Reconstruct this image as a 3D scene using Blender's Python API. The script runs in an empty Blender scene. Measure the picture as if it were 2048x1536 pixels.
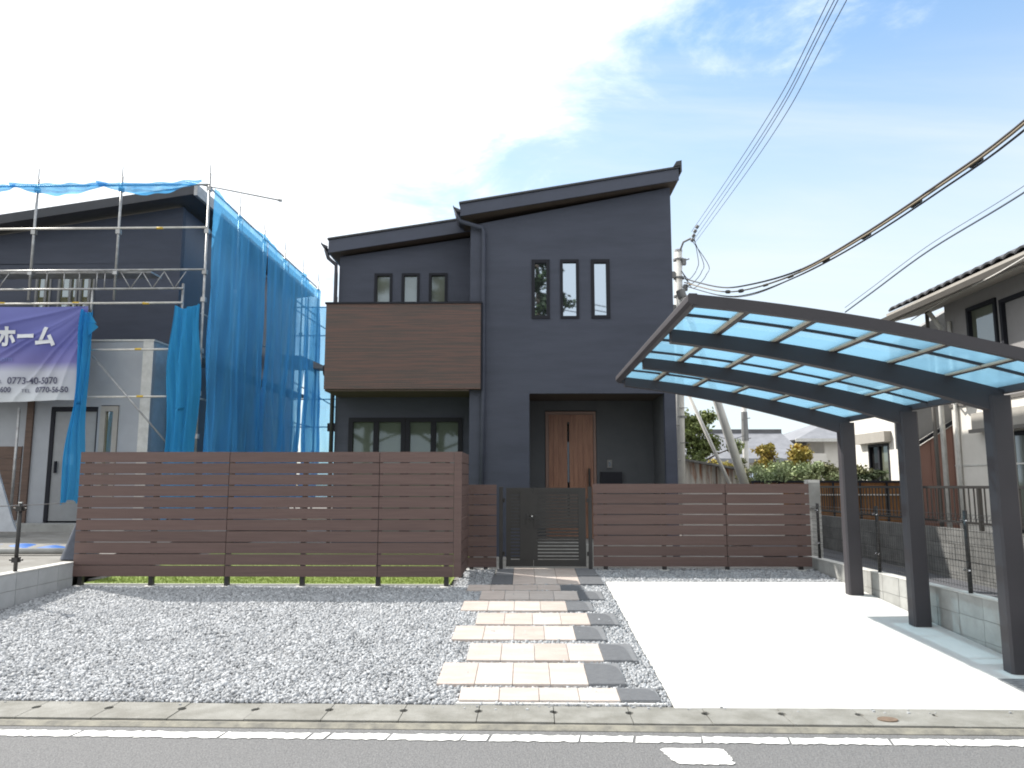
import bpy, math, random
import numpy as np
from mathutils import Vector, Matrix
random.seed(7); rng = np.random.default_rng(11)
R = math.radians
S = bpy.context.scene
col = S.collection

# ---------------------------------------------------------------- camera
cd = bpy.data.cameras.new("camera"); cam = bpy.data.objects.new("camera", cd); col.objects.link(cam)
cd.sensor_width = 36; cd.lens = 1500 / 2048 * 36; cd.clip_start = .05; cd.clip_end = 3000
cam.location = (0, 0, 1.7); cam.rotation_euler = (R(90 + 7.3), 0, R(1.0))
S.camera = cam

# ---------------------------------------------------------------- light and exposure
SUN = Vector((-.9, .5, 1)).normalized()
elev = math.asin(SUN.z); azim = math.atan2(SUN.x, SUN.y)
ld = bpy.data.lights.new("sun", 'SUN'); ld.energy = 4.2; ld.angle = R(.55); ld.color = (1, .955, .88)
lo = bpy.data.objects.new("sun", ld); col.objects.link(lo)
lo.rotation_euler = (-SUN).to_track_quat('-Z', 'Y').to_euler(); lo.location = (-40, 20, 50)
W = bpy.data.worlds.new("World"); S.world = W; W.use_nodes = True
nt = W.node_tree; nt.nodes.clear(); N = nt.nodes.new; LK = nt.links.new
def math_node(nt, op, a, b=None, clamp=False):
    n = nt.nodes.new("ShaderNodeMath"); n.operation = op; n.use_clamp = clamp
    for i, v in enumerate((a, b)):
        if v is None: continue
        if isinstance(v, (int, float)): n.inputs[i].default_value = v
        else: nt.links.new(v, n.inputs[i])
    return n.outputs[0]
sky = N("ShaderNodeTexSky"); sky.sky_type = 'NISHITA'; sky.sun_disc = False
sky.sun_elevation = elev; sky.sun_rotation = azim % (2 * math.pi); sky.air_density = 1.0; sky.dust_density = .6; sky.ozone_density = 1.6
tc = N("ShaderNodeTexCoord"); sp = N("ShaderNodeSeparateXYZ"); LK(tc.outputs['Generated'], sp.inputs[0])
zz = math_node(nt, 'MAXIMUM', sp.outputs[2], 0.0); zz = math_node(nt, 'ADD', zz, .14)
px = math_node(nt, 'DIVIDE', sp.outputs[0], zz); py = math_node(nt, 'DIVIDE', sp.outputs[1], zz)
cb = N("ShaderNodeCombineXYZ"); LK(px, cb.inputs[0]); LK(py, cb.inputs[1])
n1 = N("ShaderNodeTexNoise"); n1.inputs['Scale'].default_value = 2.5; n1.inputs['Detail'].default_value = 10; n1.inputs['Roughness'].default_value = .64; n1.inputs['Distortion'].default_value = .35
LK(cb.outputs[0], n1.inputs['Vector'])
s = math_node(nt, 'ADD', px, math_node(nt, 'MULTIPLY', py, .80))           # distance from the edge of the cloud bank
edge = math_node(nt, 'SUBTRACT', 1.33, s)
edge = math_node(nt, 'MINIMUM', math_node(nt, 'MULTIPLY', edge, 1.0), .55)
den = math_node(nt, 'ADD', edge, math_node(nt, 'MULTIPLY', math_node(nt, 'SUBTRACT', n1.outputs[0], .5), 1.5))
mr = N("ShaderNodeMapRange"); mr.interpolation_type = 'SMOOTHSTEP'; mr.inputs[1].default_value = -.14; mr.inputs[2].default_value = .38; LK(den, mr.inputs[0])
# thin cirrus streaks over the blue part
mp = N("ShaderNodeMapping"); mp.inputs['Location'].default_value = (3.3, 1.2, 0); mp.inputs['Rotation'].default_value = (0, 0, R(33)); mp.inputs['Scale'].default_value = (.55, 2.3, 1); LK(cb.outputs[0], mp.inputs[0])
n2 = N("ShaderNodeTexNoise"); n2.inputs['Scale'].default_value = 1.0; n2.inputs['Detail'].default_value = 8; n2.inputs['Roughness'].default_value = .58; n2.inputs['Distortion'].default_value = .5
LK(mp.outputs[0], n2.inputs['Vector'])
mr2 = N("ShaderNodeMapRange"); mr2.interpolation_type = 'SMOOTHSTEP'; mr2.inputs[1].default_value = .36; mr2.inputs[2].default_value = .78; mr2.inputs[4].default_value = .6; LK(n2.outputs[0], mr2.inputs[0])
# haze whitening close to the horizon
hz = N("ShaderNodeMapRange"); hz.interpolation_type = 'SMOOTHSTEP'; hz.inputs[1].default_value = .56; hz.inputs[2].default_value = .20; hz.inputs[3].default_value = 0.12; hz.inputs[4].default_value = .78; LK(sp.outputs[2], hz.inputs[0])
veil = math_node(nt, 'SUBTRACT', 1.0, math_node(nt, 'MULTIPLY', math_node(nt, 'SUBTRACT', 1.0, hz.outputs[0]), math_node(nt, 'SUBTRACT', 1.0, mr2.outputs[0])))
vm = N("ShaderNodeVectorMath"); vm.operation = 'MULTIPLY'; LK(sky.outputs[0], vm.inputs[0]); vm.inputs[1].default_value = (1.08, 1.42, 1.50)
mv = N("ShaderNodeMix"); mv.data_type = 'RGBA'; LK(veil, mv.inputs[0]); LK(vm.outputs[0], mv.inputs[6]); mv.inputs[7].default_value = (5.1, 5.45, 5.7, 1)
mx = N("ShaderNodeMix"); mx.data_type = 'RGBA'; LK(mr.outputs[0], mx.inputs[0]); LK(mv.outputs[2], mx.inputs[6]); mx.inputs[7].default_value = (7.6, 7.9, 8.2, 1)
bg = N("ShaderNodeBackground"); bg.inputs[1].default_value = .115; LK(mx.outputs[2], bg.inputs[0])
wo = N("ShaderNodeOutputWorld"); LK(bg.outputs[0], wo.inputs[0])
vs = S.view_settings; vs.view_transform = 'Standard'; vs.look = 'None'; vs.exposure = .72; vs.gamma = 1; vs.use_curve_mapping = False
S.render.film_transparent = False
S.cycles.max_bounces = 8; S.cycles.transparent_max_bounces = 24; S.cycles.filter_width = 1.9

# ---------------------------------------------------------------- materials
def mat(name, c, rough=.7, metal=0.0, var=.0, vs_=6.0, bump=.0, bs=40.0, c2=None, spec=.5, island=0.0, stretch=(1, 1, 1), detail=6, lo_=.35, hi_=.65, objrand=0.0):
    m = bpy.data.materials.new(name); m.use_nodes = True; t = m.node_tree; b = t.nodes["Principled BSDF"]
    b.inputs['Roughness'].default_value = rough; b.inputs['Metallic'].default_value = metal; b.inputs['Specular IOR Level'].default_value = spec
    b.inputs['Base Color'].default_value = (*c, 1)
    tcn = t.nodes.new("ShaderNodeTexCoord"); mpn = t.nodes.new("ShaderNodeMapping"); mpn.inputs['Scale'].default_value = stretch
    geo = t.nodes.new("ShaderNodeNewGeometry"); t.links.new(geo.outputs['Position'], mpn.inputs[0])
    out = None
    if c2 is None and var: c2 = tuple(v * (1 - var) for v in c); c = tuple(min(1, v * (1 + var)) for v in c)
    if c2:
        n = t.nodes.new("ShaderNodeTexNoise"); n.inputs['Scale'].default_value = vs_; n.inputs['Detail'].default_value = detail; n.inputs['Roughness'].default_value = .62
        t.links.new(mpn.outputs[0], n.inputs['Vector'])
        r = t.nodes.new("ShaderNodeMapRange"); r.inputs[1].default_value = lo_; r.inputs[2].default_value = hi_; t.links.new(n.outputs[0], r.inputs[0])
        x = t.nodes.new("ShaderNodeMix"); x.data_type = 'RGBA'; t.links.new(r.outputs[0], x.inputs[0]); x.inputs[6].default_value = (*c, 1); x.inputs[7].default_value = (*c2, 1)
        out = x.outputs[2]
    if island:
        mu = math_node(t, 'ADD', math_node(t, 'MULTIPLY', geo.outputs['Random Per Island'], 2 * island), 1 - island)
        v = t.nodes.new("ShaderNodeVectorMath"); v.operation = 'SCALE'
        if out: t.links.new(out, v.inputs[0])
        else: v.inputs[0].default_value = c
        t.links.new(mu, v.inputs[3]); out = v.outputs[0]
    if objrand:
        oi = t.nodes.new("ShaderNodeObjectInfo"); mu = math_node(t, 'ADD', math_node(t, 'MULTIPLY', oi.outputs['Random'], 2 * objrand), 1 - objrand)
        v = t.nodes.new("ShaderNodeVectorMath"); v.operation = 'SCALE'
        if out: t.links.new(out, v.inputs[0])
        else: v.inputs[0].default_value = c
        t.links.new(mu, v.inputs[3]); out = v.outputs[0]
    if out: t.links.new(out, b.inputs['Base Color'])
    if bump:
        n = t.nodes.new("ShaderNodeTexNoise"); n.inputs['Scale'].default_value = bs; n.inputs['Detail'].default_value = 5; t.links.new(mpn.outputs[0], n.inputs['Vector'])
        bn = t.nodes.new("ShaderNodeBump"); bn.inputs['Strength'].default_value = min(1, bump); bn.inputs['Distance'].default_value = .01; t.links.new(n.outputs[0], bn.inputs['Height']); t.links.new(bn.outputs[0], b.inputs['Normal'])
    return m
def stripes(m, axis, pitch, depth=.5, dark=.72):
    """fine relief of grooves with the given pitch (m) along a world axis"""
    t = m.node_tree; b = t.nodes["Principled BSDF"]; g = t.nodes.new("ShaderNodeNewGeometry"); sx = t.nodes.new("ShaderNodeSeparateXYZ"); t.links.new(g.outputs['Position'], sx.inputs[0])
    f = math_node(t, 'FRACT', math_node(t, 'DIVIDE', sx.outputs[axis], pitch))
    k = math_node(t, 'LESS_THAN', f, .12)
    bn = t.nodes.new("ShaderNodeBump"); bn.invert = True; bn.inputs['Strength'].default_value = depth; bn.inputs['Distance'].default_value = .01; t.links.new(k, bn.inputs['Height'])
    old = b.inputs['Normal'].links
    if old: t.links.new(old[0].from_socket, bn.inputs['Normal'])
    t.links.new(bn.outputs[0], b.inputs['Normal'])
    return m
def mixed(name, parts):
    """parts: list of (shader type, colour, roughness, weight to the NEXT) folded into one surface"""
    m = bpy.data.materials.new(name); m.use_nodes = True; t = m.node_tree; t.nodes.clear(); o = t.nodes.new("ShaderNodeOutputMaterial")
    prev = None
    for kind, c, r, w in parts:
        n = t.nodes.new("ShaderNodeBsdf" + kind); n.inputs[0].default_value = (*c, 1)
        if 'Roughness' in n.inputs and kind != 'Transparent': n.inputs['Roughness'].default_value = r
        if prev is None: prev = n.outputs[0]
        else:
            x = t.nodes.new("ShaderNodeMixShader"); x.inputs[0].default_value = w; t.links.new(prev, x.inputs[1]); t.links.new(n.outputs[0], x.inputs[2]); prev = x.outputs[0]
    t.links.new(prev, o.inputs[0]); return m

M = {}
M['asphalt'] = mat('asphalt', (.11, .11, .115), .9, var=.0, c2=(.205, .205, .205), vs_=75, bump=1.0, bs=95, lo_=.30, hi_=.72, detail=3)
M['alley'] = mat('alley_asphalt', (.075, .077, .088), .9, c2=(.095, .097, .105), vs_=60, bump=.5, bs=150)
M['paint'] = mat('road_paint', (.74, .74, .72), .6, c2=(.34, .34, .33), vs_=38, bump=.6, bs=90, lo_=.55, hi_=.85)
M['gutter'] = mat('gutter_concrete', (.275, .27, .25), .85, c2=(.185, .18, .16), vs_=5, bump=.8, bs=110, detail=12, objrand=.05)
M['lip'] = mat('gutter_lip', (.27, .255, .21), .9, c2=(.14, .135, .12), vs_=9, bump=.5, bs=90)
M['dark'] = mat('dark_void', (.01, .01, .01), .9)
M['slab'] = mat('driveway_concrete', (.68, .675, .65), .8, c2=(.61, .605, .585), vs_=2.2, bump=.15, bs=60, detail=10)
M['gravel'] = mat('gravel_stone', (.385, .395, .41), .85, island=.36, c2=(.31, .32, .335), vs_=3)
M['gravel_bed'] = mat('gravel_bed', (.16, .165, .175), .95, c2=(.09, .095, .10), vs_=60, bump=1, bs=80)
M['tile'] = mat('beige_paving', (.52, .445, .40), .8, c2=(.43, .365, .325), vs_=3.5, bump=.6, bs=50, stretch=(1, 3, 1), detail=8, objrand=.06)
M['tile2'] = mat('pale_beige_paving', (.54, .48, .44), .8, c2=(.46, .40, .36), vs_=3.0, bump=.6, bs=50, stretch=(1, 3, 1), detail=8, objrand=.06)
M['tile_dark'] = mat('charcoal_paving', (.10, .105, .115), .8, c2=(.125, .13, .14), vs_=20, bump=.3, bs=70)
M['tile_grey'] = mat('grey_paving', (.185, .19, .20), .8, c2=(.15, .155, .165), vs_=20, bump=.3, bs=70)
M['white_edge'] = mat('white_mortar', (.7, .69, .66), .8, var=.05, vs_=20)
M['siding'] = stripes(mat('charcoal_siding', (.048, .056, .083), .62, c2=(.036, .043, .066), vs_=.9, bump=.25, bs=220, stretch=(1, 1, 5), detail=9), 2, .0455, .28)
M['siding_in'] = mat('porch_siding', (.080, .086, .094), .75, c2=(.068, .074, .082), vs_=3, bump=.2, bs=200)
M['fascia'] = mat('roof_fascia', (.042, .050, .080), .4, c2=(.036, .044, .070), vs_=3)
M['roof'] = mat('dark_roofing', (.035, .036, .042), .5, var=.1, vs_=4)
M['gutter_metal'] = mat('rain_gutter', (.03, .031, .042), .35, var=.05)
M['soffit'] = mat('soffit', (.085, .065, .055), .8, var=.1)
M['balcony'] = stripes(mat('balcony_wood_siding', (.125, .072, .060), .7, c2=(.074, .060, .054), vs_=1.0, bump=.2, bs=120, stretch=(1.2, 1, 55), detail=4, lo_=.42, hi_=.58), 2, .0385, .3)
M['sash'] = mat('black_sash', (.014, .015, .021), .65, spec=.25)
M['slat'] = mat('brown_resin_slat', (.132, .083, .072), .6, c2=(.108, .067, .059), vs_=2.5, bump=.25, bs=90, stretch=(.6, 1, 14), objrand=.07)
M['bronze'] = mat('dark_bronze_aluminium', (.024, .022, .021), .45, var=.08, vs_=5)
M['gate'] = mat('gate_bronze', (.024, .022, .020), .5, var=.08, vs_=5)
M['carport'] = mat('carport_aluminium', (.045, .041, .047), .6, c2=(.039, .036, .041), vs_=3)
M['carport_light'] = mat('carport_purlin_underside', (.42, .40, .34), .5, var=.06, vs_=6)
M['door'] = mat('oak_door', (.31, .155, .095), .5, c2=(.21, .10, .062), vs_=2.6, bump=.2, bs=60, stretch=(9, 9, .7), detail=7)
M['door_frame'] = mat('door_frame_brown', (.20, .125, .10), .5, var=.06)
M['steel'] = mat('galvanised_pipe', (.42, .42, .42), .42, metal=.55, c2=(.26, .255, .25), vs_=7, detail=8)
M['steel_white'] = mat('bright_pipe', (.66, .63, .58), .45, metal=.2, c2=(.5, .48, .44), vs_=5)
M['yellow'] = mat('yellow_tape', (.6, .4, .05), .6)
M['chrome'] = mat('bright_fitting', (.8, .8, .8), .2, metal=.9)
M['pole'] = mat('pole_concrete', (.62, .61, .58), .85, c2=(.50, .49, .47), vs_=3, bump=.2, bs=60)
M['pole_dark'] = mat('pole_steel_grey', (.19, .19, .19), .7, var=.12, vs_=5)
M['wire'] = mat('black_wire', (.025, .025, .028), .6)
M['wire_blue'] = mat('wire_sheath', (.05, .07, .10), .6)
M['wire_tan'] = mat('tan_cable', (.19, .15, .10), .6)
M['wire_white'] = mat('white_cable', (.6, .58, .55), .6)
M['porcelain'] = mat('insulator', (.45, .45, .45), .3)
M['block'] = mat('grey_block', (.36, .36, .345), .9, c2=(.28, .28, .265), vs_=5, bump=.5, bs=130, objrand=.05, detail=10)
M['block_white'] = mat('pale_block', (.43, .44, .45), .9, c2=(.37, .38, .39), vs_=5, bump=.5, bs=130, objrand=.04)
M['block_dark'] = mat('weathered_block', (.16, .16, .155), .95, c2=(.10, .10, .097), vs_=4, bump=.6, bs=110, objrand=.14, detail=10)
M['joint'] = mat('mortar_joint', (.24, .24, .23), .95, var=.1)
M['joint_dark'] = mat('dark_mortar_joint', (.05, .05, .048), .95, var=.1)
M['cap'] = mat('pale_coping', (.62, .61, .58), .85, c2=(.5, .49, .46), vs_=8, bump=.3, bs=90)
M['soil'] = mat('site_ground', (.17, .16, .145), .95, c2=(.24, .235, .22), vs_=3, bump=.8, bs=30, detail=10)
M['ground'] = mat('far_ground', (.14, .14, .11), .95, c2=(.09, .10, .06), vs_=.6, bump=.6, bs=10)
M['grass'] = mat('lawn_grass', (.30, .38, .09), .8, island=.25, c2=(.24, .32, .07), vs_=9)
M['grass_bed'] = mat('lawn_bed', (.20, .27, .06), .95, var=.2, vs_=30)
M['white_panel'] = mat('white_wall_panel', (.36, .375, .40), .75, c2=(.32, .335, .36), vs_=2, bump=.2, bs=120)
M['wall_white'] = stripes(mat('white_siding', (.72, .70, .66), .8, c2=(.64, .62, .58), vs_=6, bump=.6, bs=40), 2, .16, .4)
M['wall_cream'] = mat('cream_wall', (.68, .65, .60), .8, c2=(.62, .59, .54), vs_=2, bump=.2, bs=60)
M['wall_grey'] = stripes(mat('grey_siding', (.26, .255, .25), .8, var=.06, vs_=3), 2, .12, .3)
M['upper_wall'] = mat('eave_shaded_wall', (.27, .26, .26), .8, var=.07, vs_=2)  # upper storey of the cream house, eave shade put into its colour
M['red_panel'] = mat('rust_panel', (.20, .105, .085), .8, c2=(.26, .15, .12), vs_=2, stretch=(1, 1, .3), bump=.2, bs=30)
M['orange_board'] = mat('stained_board', (.23, .105, .03), .75, c2=(.14, .06, .02), vs_=3, stretch=(4, 4, .6), island=.15)
M['tile_roof'] = mat('roof_tile_grey', (.10, .10, .108), .5, c2=(.07, .07, .076), vs_=5, island=.12)
M['roof_light'] = mat('slate_roof_grey', (.20, .205, .225), .7, var=.15, vs_=2)
M['eave'] = mat('eave_board', (.33, .31, .28), .7, var=.06)
M['eave_dark'] = mat('eave_gutter', (.12, .11, .10), .5, var=.06)
M['rust'] = mat('rusty_sheet', (.40, .385, .36), .7, c2=(.24, .11, .06), vs_=2.1, stretch=(2.2, 2.2, .35), detail=9, lo_=.5, hi_=.62)
M['bark'] = mat('bark', (.085, .06, .045), .95, var=.3, vs_=12, bump=.8, bs=30)
M['leaf'] = mat('leaf_green', (.15, .18, .045), .7, island=.55, c2=(.09, .12, .035), vs_=1.6)
M['leaf_pine'] = mat('pine_needles', (.055, .080, .030), .7, island=.5, c2=(.035, .055, .022), vs_=1.4)
M['leaf_olive'] = mat('leaf_olive', (.26, .25, .13), .7, island=.45, c2=(.11, .13, .05), vs_=2.2)
M['leaf_autumn'] = mat('leaf_autumn', (.42, .30, .06), .7, island=.4, c2=(.26, .25, .06), vs_=3)
M['leaf_light'] = mat('leaf_light', (.36, .41, .20), .7, island=.4, c2=(.25, .32, .17), vs_=2.5)
M['tarp'] = mat('blue_tarp', (.02, .12, .42), .45, var=.15, vs_=6, bump=.4, bs=12)
M['bag'] = mat('grey_bag', (.075, .085, .11), .7, var=.2, vs_=8)
M['grate'] = mat('steel_grate', (.26, .27, .28), .6, var=.2, vs_=20)
M['iron'] = mat('rusty_iron', (.17, .12, .085), .8, var=.2, vs_=30, bump=.3)
M['paper'] = mat('paper', (.7, .7, .72), .8)
M['wood_brown'] = mat('brown_trim', (.13, .085, .065), .8, c2=(.09, .06, .048), vs_=3, stretch=(1, 1, 8))
M['door_grey'] = mat('grey_door', (.27, .275, .28), .6, var=.05)
M['curtain'] = mat('curtain', (.50, .49, .44), .9, c2=(.42, .41, .36), vs_=4, stretch=(9, 9, .2))
M['silver'] = mat('silver_lining', (.4, .42, .45), .4, metal=.4, var=.1)
def glass(name, base, refl, rough=.02, tint=(.74, .86, .98)):
    return mixed(name, [('Diffuse', base, 0, 0), ('Glossy', tint, rough, refl)])
M['glass'] = glass('window_glass', (.03, .035, .035), .50)
M['glass_dark'] = glass('dark_slit_glass', (.012, .012, .012), .05)
M['glass_green'] = glass('shaded_sliding_glass', (.095, .115, .095), .07, .03)
M['glass_curtain'] = glass('curtained_glass', (.12, .13, .10), .15, .05)
M['glass_yellow'] = glass('film_glass', (.13, .12, .045), .25, .05)
M['poly'] = mixed('polycarbonate', [('Transparent', (.62, .80, .90), 0, 0), ('Translucent', (.33, .50, .60), 0, .45), ('Glossy', (.9, .95, 1), .15, .05)])
def net_mat(name, c, tr, w):
    m = mixed(name, [('Diffuse', c, .8, 0), ('Translucent', c, 0, .45), ('Transparent', tr, 0, w)])
    t = m.node_tree
    n = t.nodes.new("ShaderNodeTexNoise"); n.inputs['Scale'].default_value = 1.3; n.inputs['Detail'].default_value = 5
    mp_ = t.nodes.new("ShaderNodeMapping"); mp_.inputs['Scale'].default_value = (2.0, 2.0, .35); g = t.nodes.new("ShaderNodeNewGeometry"); t.links.new(g.outputs['Position'], mp_.inputs[0]); t.links.new(mp_.outputs[0], n.inputs['Vector'])
    r = t.nodes.new("ShaderNodeMapRange"); r.inputs[1].default_value = .3; r.inputs[2].default_value = .7; r.inputs[3].default_value = w - .16; r.inputs[4].default_value = w + .16; t.links.new(n.outputs[0], r.inputs[0])
    t.links.new(r.outputs[0], [x for x in t.nodes if x.bl_idname == 'ShaderNodeMixShader'][-1].inputs[0])
    return m
M['net_pale'] = net_mat('thin_blue_net', (.10, .48, .85), (.62, .88, 1.0), .62)
M['net'] = net_mat('blue_mesh_net', (.12, .46, .85), (.55, .85, 1.0), .29)
M['net_thick'] = net_mat('bunched_blue_net', (.07, .42, .74), (.3, .7, .95), .16)

# ---------------------------------------------------------------- builders
ORG = {}
def props(o, label=None, cat=None, group=None, kind=None):
    if label: o["label"] = label
    if cat: o["category"] = cat
    if group: o["group"] = group
    if kind: o["kind"] = kind
    return o
def thing(name, label=None, cat=None, loc=(0, 0, 0), group=None, kind=None, parent=None):
    o = bpy.data.objects.new(name, None); o.empty_display_size = .2; col.objects.link(o)
    ORG[o.name] = Vector(loc)
    if parent is not None: o.parent = parent; o.location = Vector(loc) - ORG[parent.name]
    else: o.location = loc
    return props(o, label, cat, group, kind)
def place(name, me, parent=None, loc=(0, 0, 0), rot=None, scale=None):
    o = bpy.data.objects.new(name, me); col.objects.link(o); ORG[o.name] = Vector(loc)
    if parent is not None: o.parent = parent; o.location = Vector(loc) - ORG[parent.name]
    else: o.location = loc
    if rot: o.rotation_euler = rot
    if scale: o.scale = scale
    return o
class MB:
    def __init__(s): s.v = []; s.f = []
    def box(s, x0, x1, y0, y1, z0, z1):
        n = len(s.v); s.v += [(x0, y0, z0), (x1, y0, z0), (x1, y1, z0), (x0, y1, z0), (x0, y0, z1), (x1, y0, z1), (x1, y1, z1), (x0, y1, z1)]
        s.f += [tuple(n + i for i in q) for q in ((0, 3, 2, 1), (4, 5, 6, 7), (0, 1, 5, 4), (1, 2, 6, 5), (2, 3, 7, 6), (3, 0, 4, 7))]; return s
    def prism(s, pts, axis, a, b):
        """polygon pts (u,v) swept along axis from a to b; axis 0: (y,z), 1: (x,z), 2: (x,y)"""
        def P(u, v, w): return ((w, u, v), (u, w, v), (u, v, w))[axis]
        n = len(s.v); k = len(pts); s.v += [P(u, v, a) for u, v in pts] + [P(u, v, b) for u, v in pts]
        s.f.append(tuple(n + i for i in range(k))); s.f.append(tuple(n + k + i for i in reversed(range(k))))
        for i in range(k): j = (i + 1) % k; s.f.append((n + j, n + i, n + k + i, n + k + j))
        return s
    def tube(s, pts, r, seg=8, r2=None):
        pts = [Vector(p) for p in pts]; n0 = len(s.v); k = len(pts)
        for i, p in enumerate(pts):
            d = (pts[min(i + 1, k - 1)] - pts[max(i - 1, 0)]).normalized()
            a = d.cross(Vector((0, 0, 1)) if abs(d.z) < .9 else Vector((1, 0, 0))).normalized(); b = d.cross(a)
            rr = r if r2 is None else r + (r2 - r) * i / (k - 1)
            s.v += [tuple(p + (a * math.cos(t) + b * math.sin(t)) * rr) for t in (2 * math.pi * j / seg for j in range(seg))]
        for i in range(k - 1):
            for j in range(seg): q = (j + 1) % seg; s.f.append((n0 + i * seg + j, n0 + i * seg + q, n0 + (i + 1) * seg + q, n0 + (i + 1) * seg + j))
        s.f.append(tuple(n0 + j for j in reversed(range(seg)))); s.f.append(tuple(n0 + (k - 1) * seg + j for j in range(seg)))
        return s
    def grid(s, fn, nu, nv):
        n = len(s.v); s.v += [tuple(fn(i / nu, j / nv)) for j in range(nv + 1) for i in range(nu + 1)]
        s.f += [(n + j * (nu + 1) + i, n + j * (nu + 1) + i + 1, n + (j + 1) * (nu + 1) + i + 1, n + (j + 1) * (nu + 1) + i) for j in range(nv) for i in range(nu)]; return s
    def quad(s, *p): n = len(s.v); s.v += list(p); s.f.append(tuple(range(n, n + len(p)))); return s
    def mesh(s, name, m, center, smooth=False):
        me = bpy.data.meshes.new(name); c = Vector(center); me.from_pydata([tuple(Vector(v) - c) for v in s.v], [], s.f)
        me.materials.append(M[m] if isinstance(m, str) else m)
        if smooth: me.polygons.foreach_set("use_smooth", [True] * len(me.polygons))
        me.update(); return me
    def build(s, name, m, parent=None, smooth=False, label=None, bevel=0, **kw):
        a = np.array(s.v); lo_, hi_ = a.min(0), a.max(0); c = ((lo_[0] + hi_[0]) / 2, (lo_[1] + hi_[1]) / 2, lo_[2])
        o = place(name, s.mesh(name, m, c, smooth), parent, c)
        if bevel:
            b = o.modifiers.new("bevel", 'BEVEL'); b.width = bevel; b.segments = 2; b.limit_method = 'ANGLE'
        return props(o, label, **kw)
def box(name, m, parent, *b, **kw): return MB().box(*b).build(name, m, parent, **kw)
def stuff_mesh(name, V, F, m, parent=None, label=None, cat=None, nside=3, kind='stuff'):
    me = bpy.data.meshes.new(name); me.vertices.add(len(V)); me.vertices.foreach_set("co", np.asarray(V, np.float32).ravel())
    F = np.asarray(F, np.int32); me.loops.add(F.size); me.polygons.add(len(F)); me.loops.foreach_set("vertex_index", F.ravel())
    me.polygons.foreach_set("loop_start", np.arange(len(F), dtype=np.int32) * nside); me.materials.append(M[m]); me.update(calc_edges=True); me.validate()
    o = place(name, me, parent, ORG[parent.name] if parent is not None else (0, 0, 0)); props(o, label, cat)
    if parent is not None: me.transform(Matrix.Translation(-ORG[parent.name]))
    if kind: o["kind"] = kind
    return o
def wall_holes(mb, x0, x1, y0, y1, z0, z1, holes):
    """front wall slab between y0 and y1 with rectangular holes (hx0,hx1,hz0,hz1)"""
    xs = sorted({x0, x1, *[h[0] for h in holes], *[h[1] for h in holes]}); zs = sorted({z0, z1, *[h[2] for h in holes], *[h[3] for h in holes]})
    for i in range(len(xs) - 1):
        run = None
        for j in range(len(zs) - 1):
            cx, cz = (xs[i] + xs[i + 1]) / 2, (zs[j] + zs[j + 1]) / 2
            if any(h[0] < cx < h[1] and h[2] < cz < h[3] for h in holes):
                if run: mb.box(xs[i], xs[i + 1], y0, y1, *run); run = None
            else: run = (run[0] if run else zs[j], zs[j + 1])
        if run: mb.box(xs[i], xs[i + 1], y0, y1, *run)
    return mb
def lot(y): return -.27 + .057 * y
def window(parent, x0, x1, z0, z1, y, fr=.045, gm='glass', back=.06, name='window', fm='sash', mull=()):
    w = MB(); w.box(x0, x1, y - .03, y + .09, z1 - fr, z1); w.box(x0, x1, y - .03, y + .09, z0, z0 + fr); w.box(x0, x0 + fr, y - .03, y + .09, z0 + fr, z1 - fr); w.box(x1 - fr, x1, y - .03, y + .09, z0 + fr, z1 - fr)
    for mxx in mull: w.box(mxx - fr * .6, mxx + fr * .6, y - .02, y + .08, z0 + fr, z1 - fr)
    f = w.build(name, fm, parent)
    edges = [x0 + fr, *[e for mxx in mull for e in (mxx - fr * .6, mxx + fr * .6)], x1 - fr]
    for i in range(0, len(edges), 2):
        box('glass_pane', gm, f, edges[i] - .004, edges[i + 1] + .004, y + .03, y + .042, z0 + fr - .004, z1 - fr + .004)
    return f

# ---------------------------------------------------------------- the setting: ground, road, kerb
MB().quad((-700, -500, -.32), (700, -500, -.32), (700, 900, -.32), (-700, 900, -.32)).build('ground', 'ground', kind='structure')
road = MB().quad((-60, -6.2, .02), (60, -6.2, .02), (60, 5.24, .03), (-60, 5.24, .03)).build('road', 'asphalt', kind='structure')
# worn white edge line in pieces
def ragged(x0, x1, y0, y1, sk, z, amp=.009):
    up = []; dn = []; n = max(6, int((x1 - x0) / .028))
    for i in range(n + 1):
        t = i / n; x = x0 + (x1 - x0) * t; dn.append((x + sk * 0 + random.uniform(-.004, .004), y0 + random.uniform(-amp, amp), z)); up.append((x + sk + random.uniform(-.004, .004), y1 + random.uniform(-amp, amp), z))
    v = dn + up; return v, [(i, i + 1, n + 2 + i, n + 1 + i) for i in range(n)]
lx = [-4.9, -4.2, -3.62, -3.06, -2.64, -2.08, -1.50, -1.38, -.98, -.50, -.32, .27, .62, 1.06, 1.62, 2.26, 2.62, 3.5, 4.3, 5.2, 6.1]
for i in range(len(lx) - 1):
    v, f = ragged(lx[i] + random.uniform(.004, .012), lx[i + 1] - random.uniform(.003, .010), 5.035, 5.150, .02, .0345, .013)
    m = MB(); m.v = v; m.f = f; m.build('painted_line', 'paint', road)
pts = []
for q in range(72):                                                 # worn corner of a larger painted symbol
    t = 2 * math.pi * q / 72; c_, s_ = math.cos(t), math.sin(t)
    k = 1 / max(abs(c_) ** 9 + abs(s_) ** 9, 1e-6) ** (1 / 9); w_ = random.uniform(.90, 1.03)
    pts.append((.985 + (.195 + .02 * s_) * c_ * k * w_ - .02 * s_, 4.80 + .135 * s_ * k * random.uniform(.93, 1.03), .0345))
m = MB(); m.v = pts; m.f = [tuple(range(72))]; m.build('painted_mark', 'paint', road)
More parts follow.
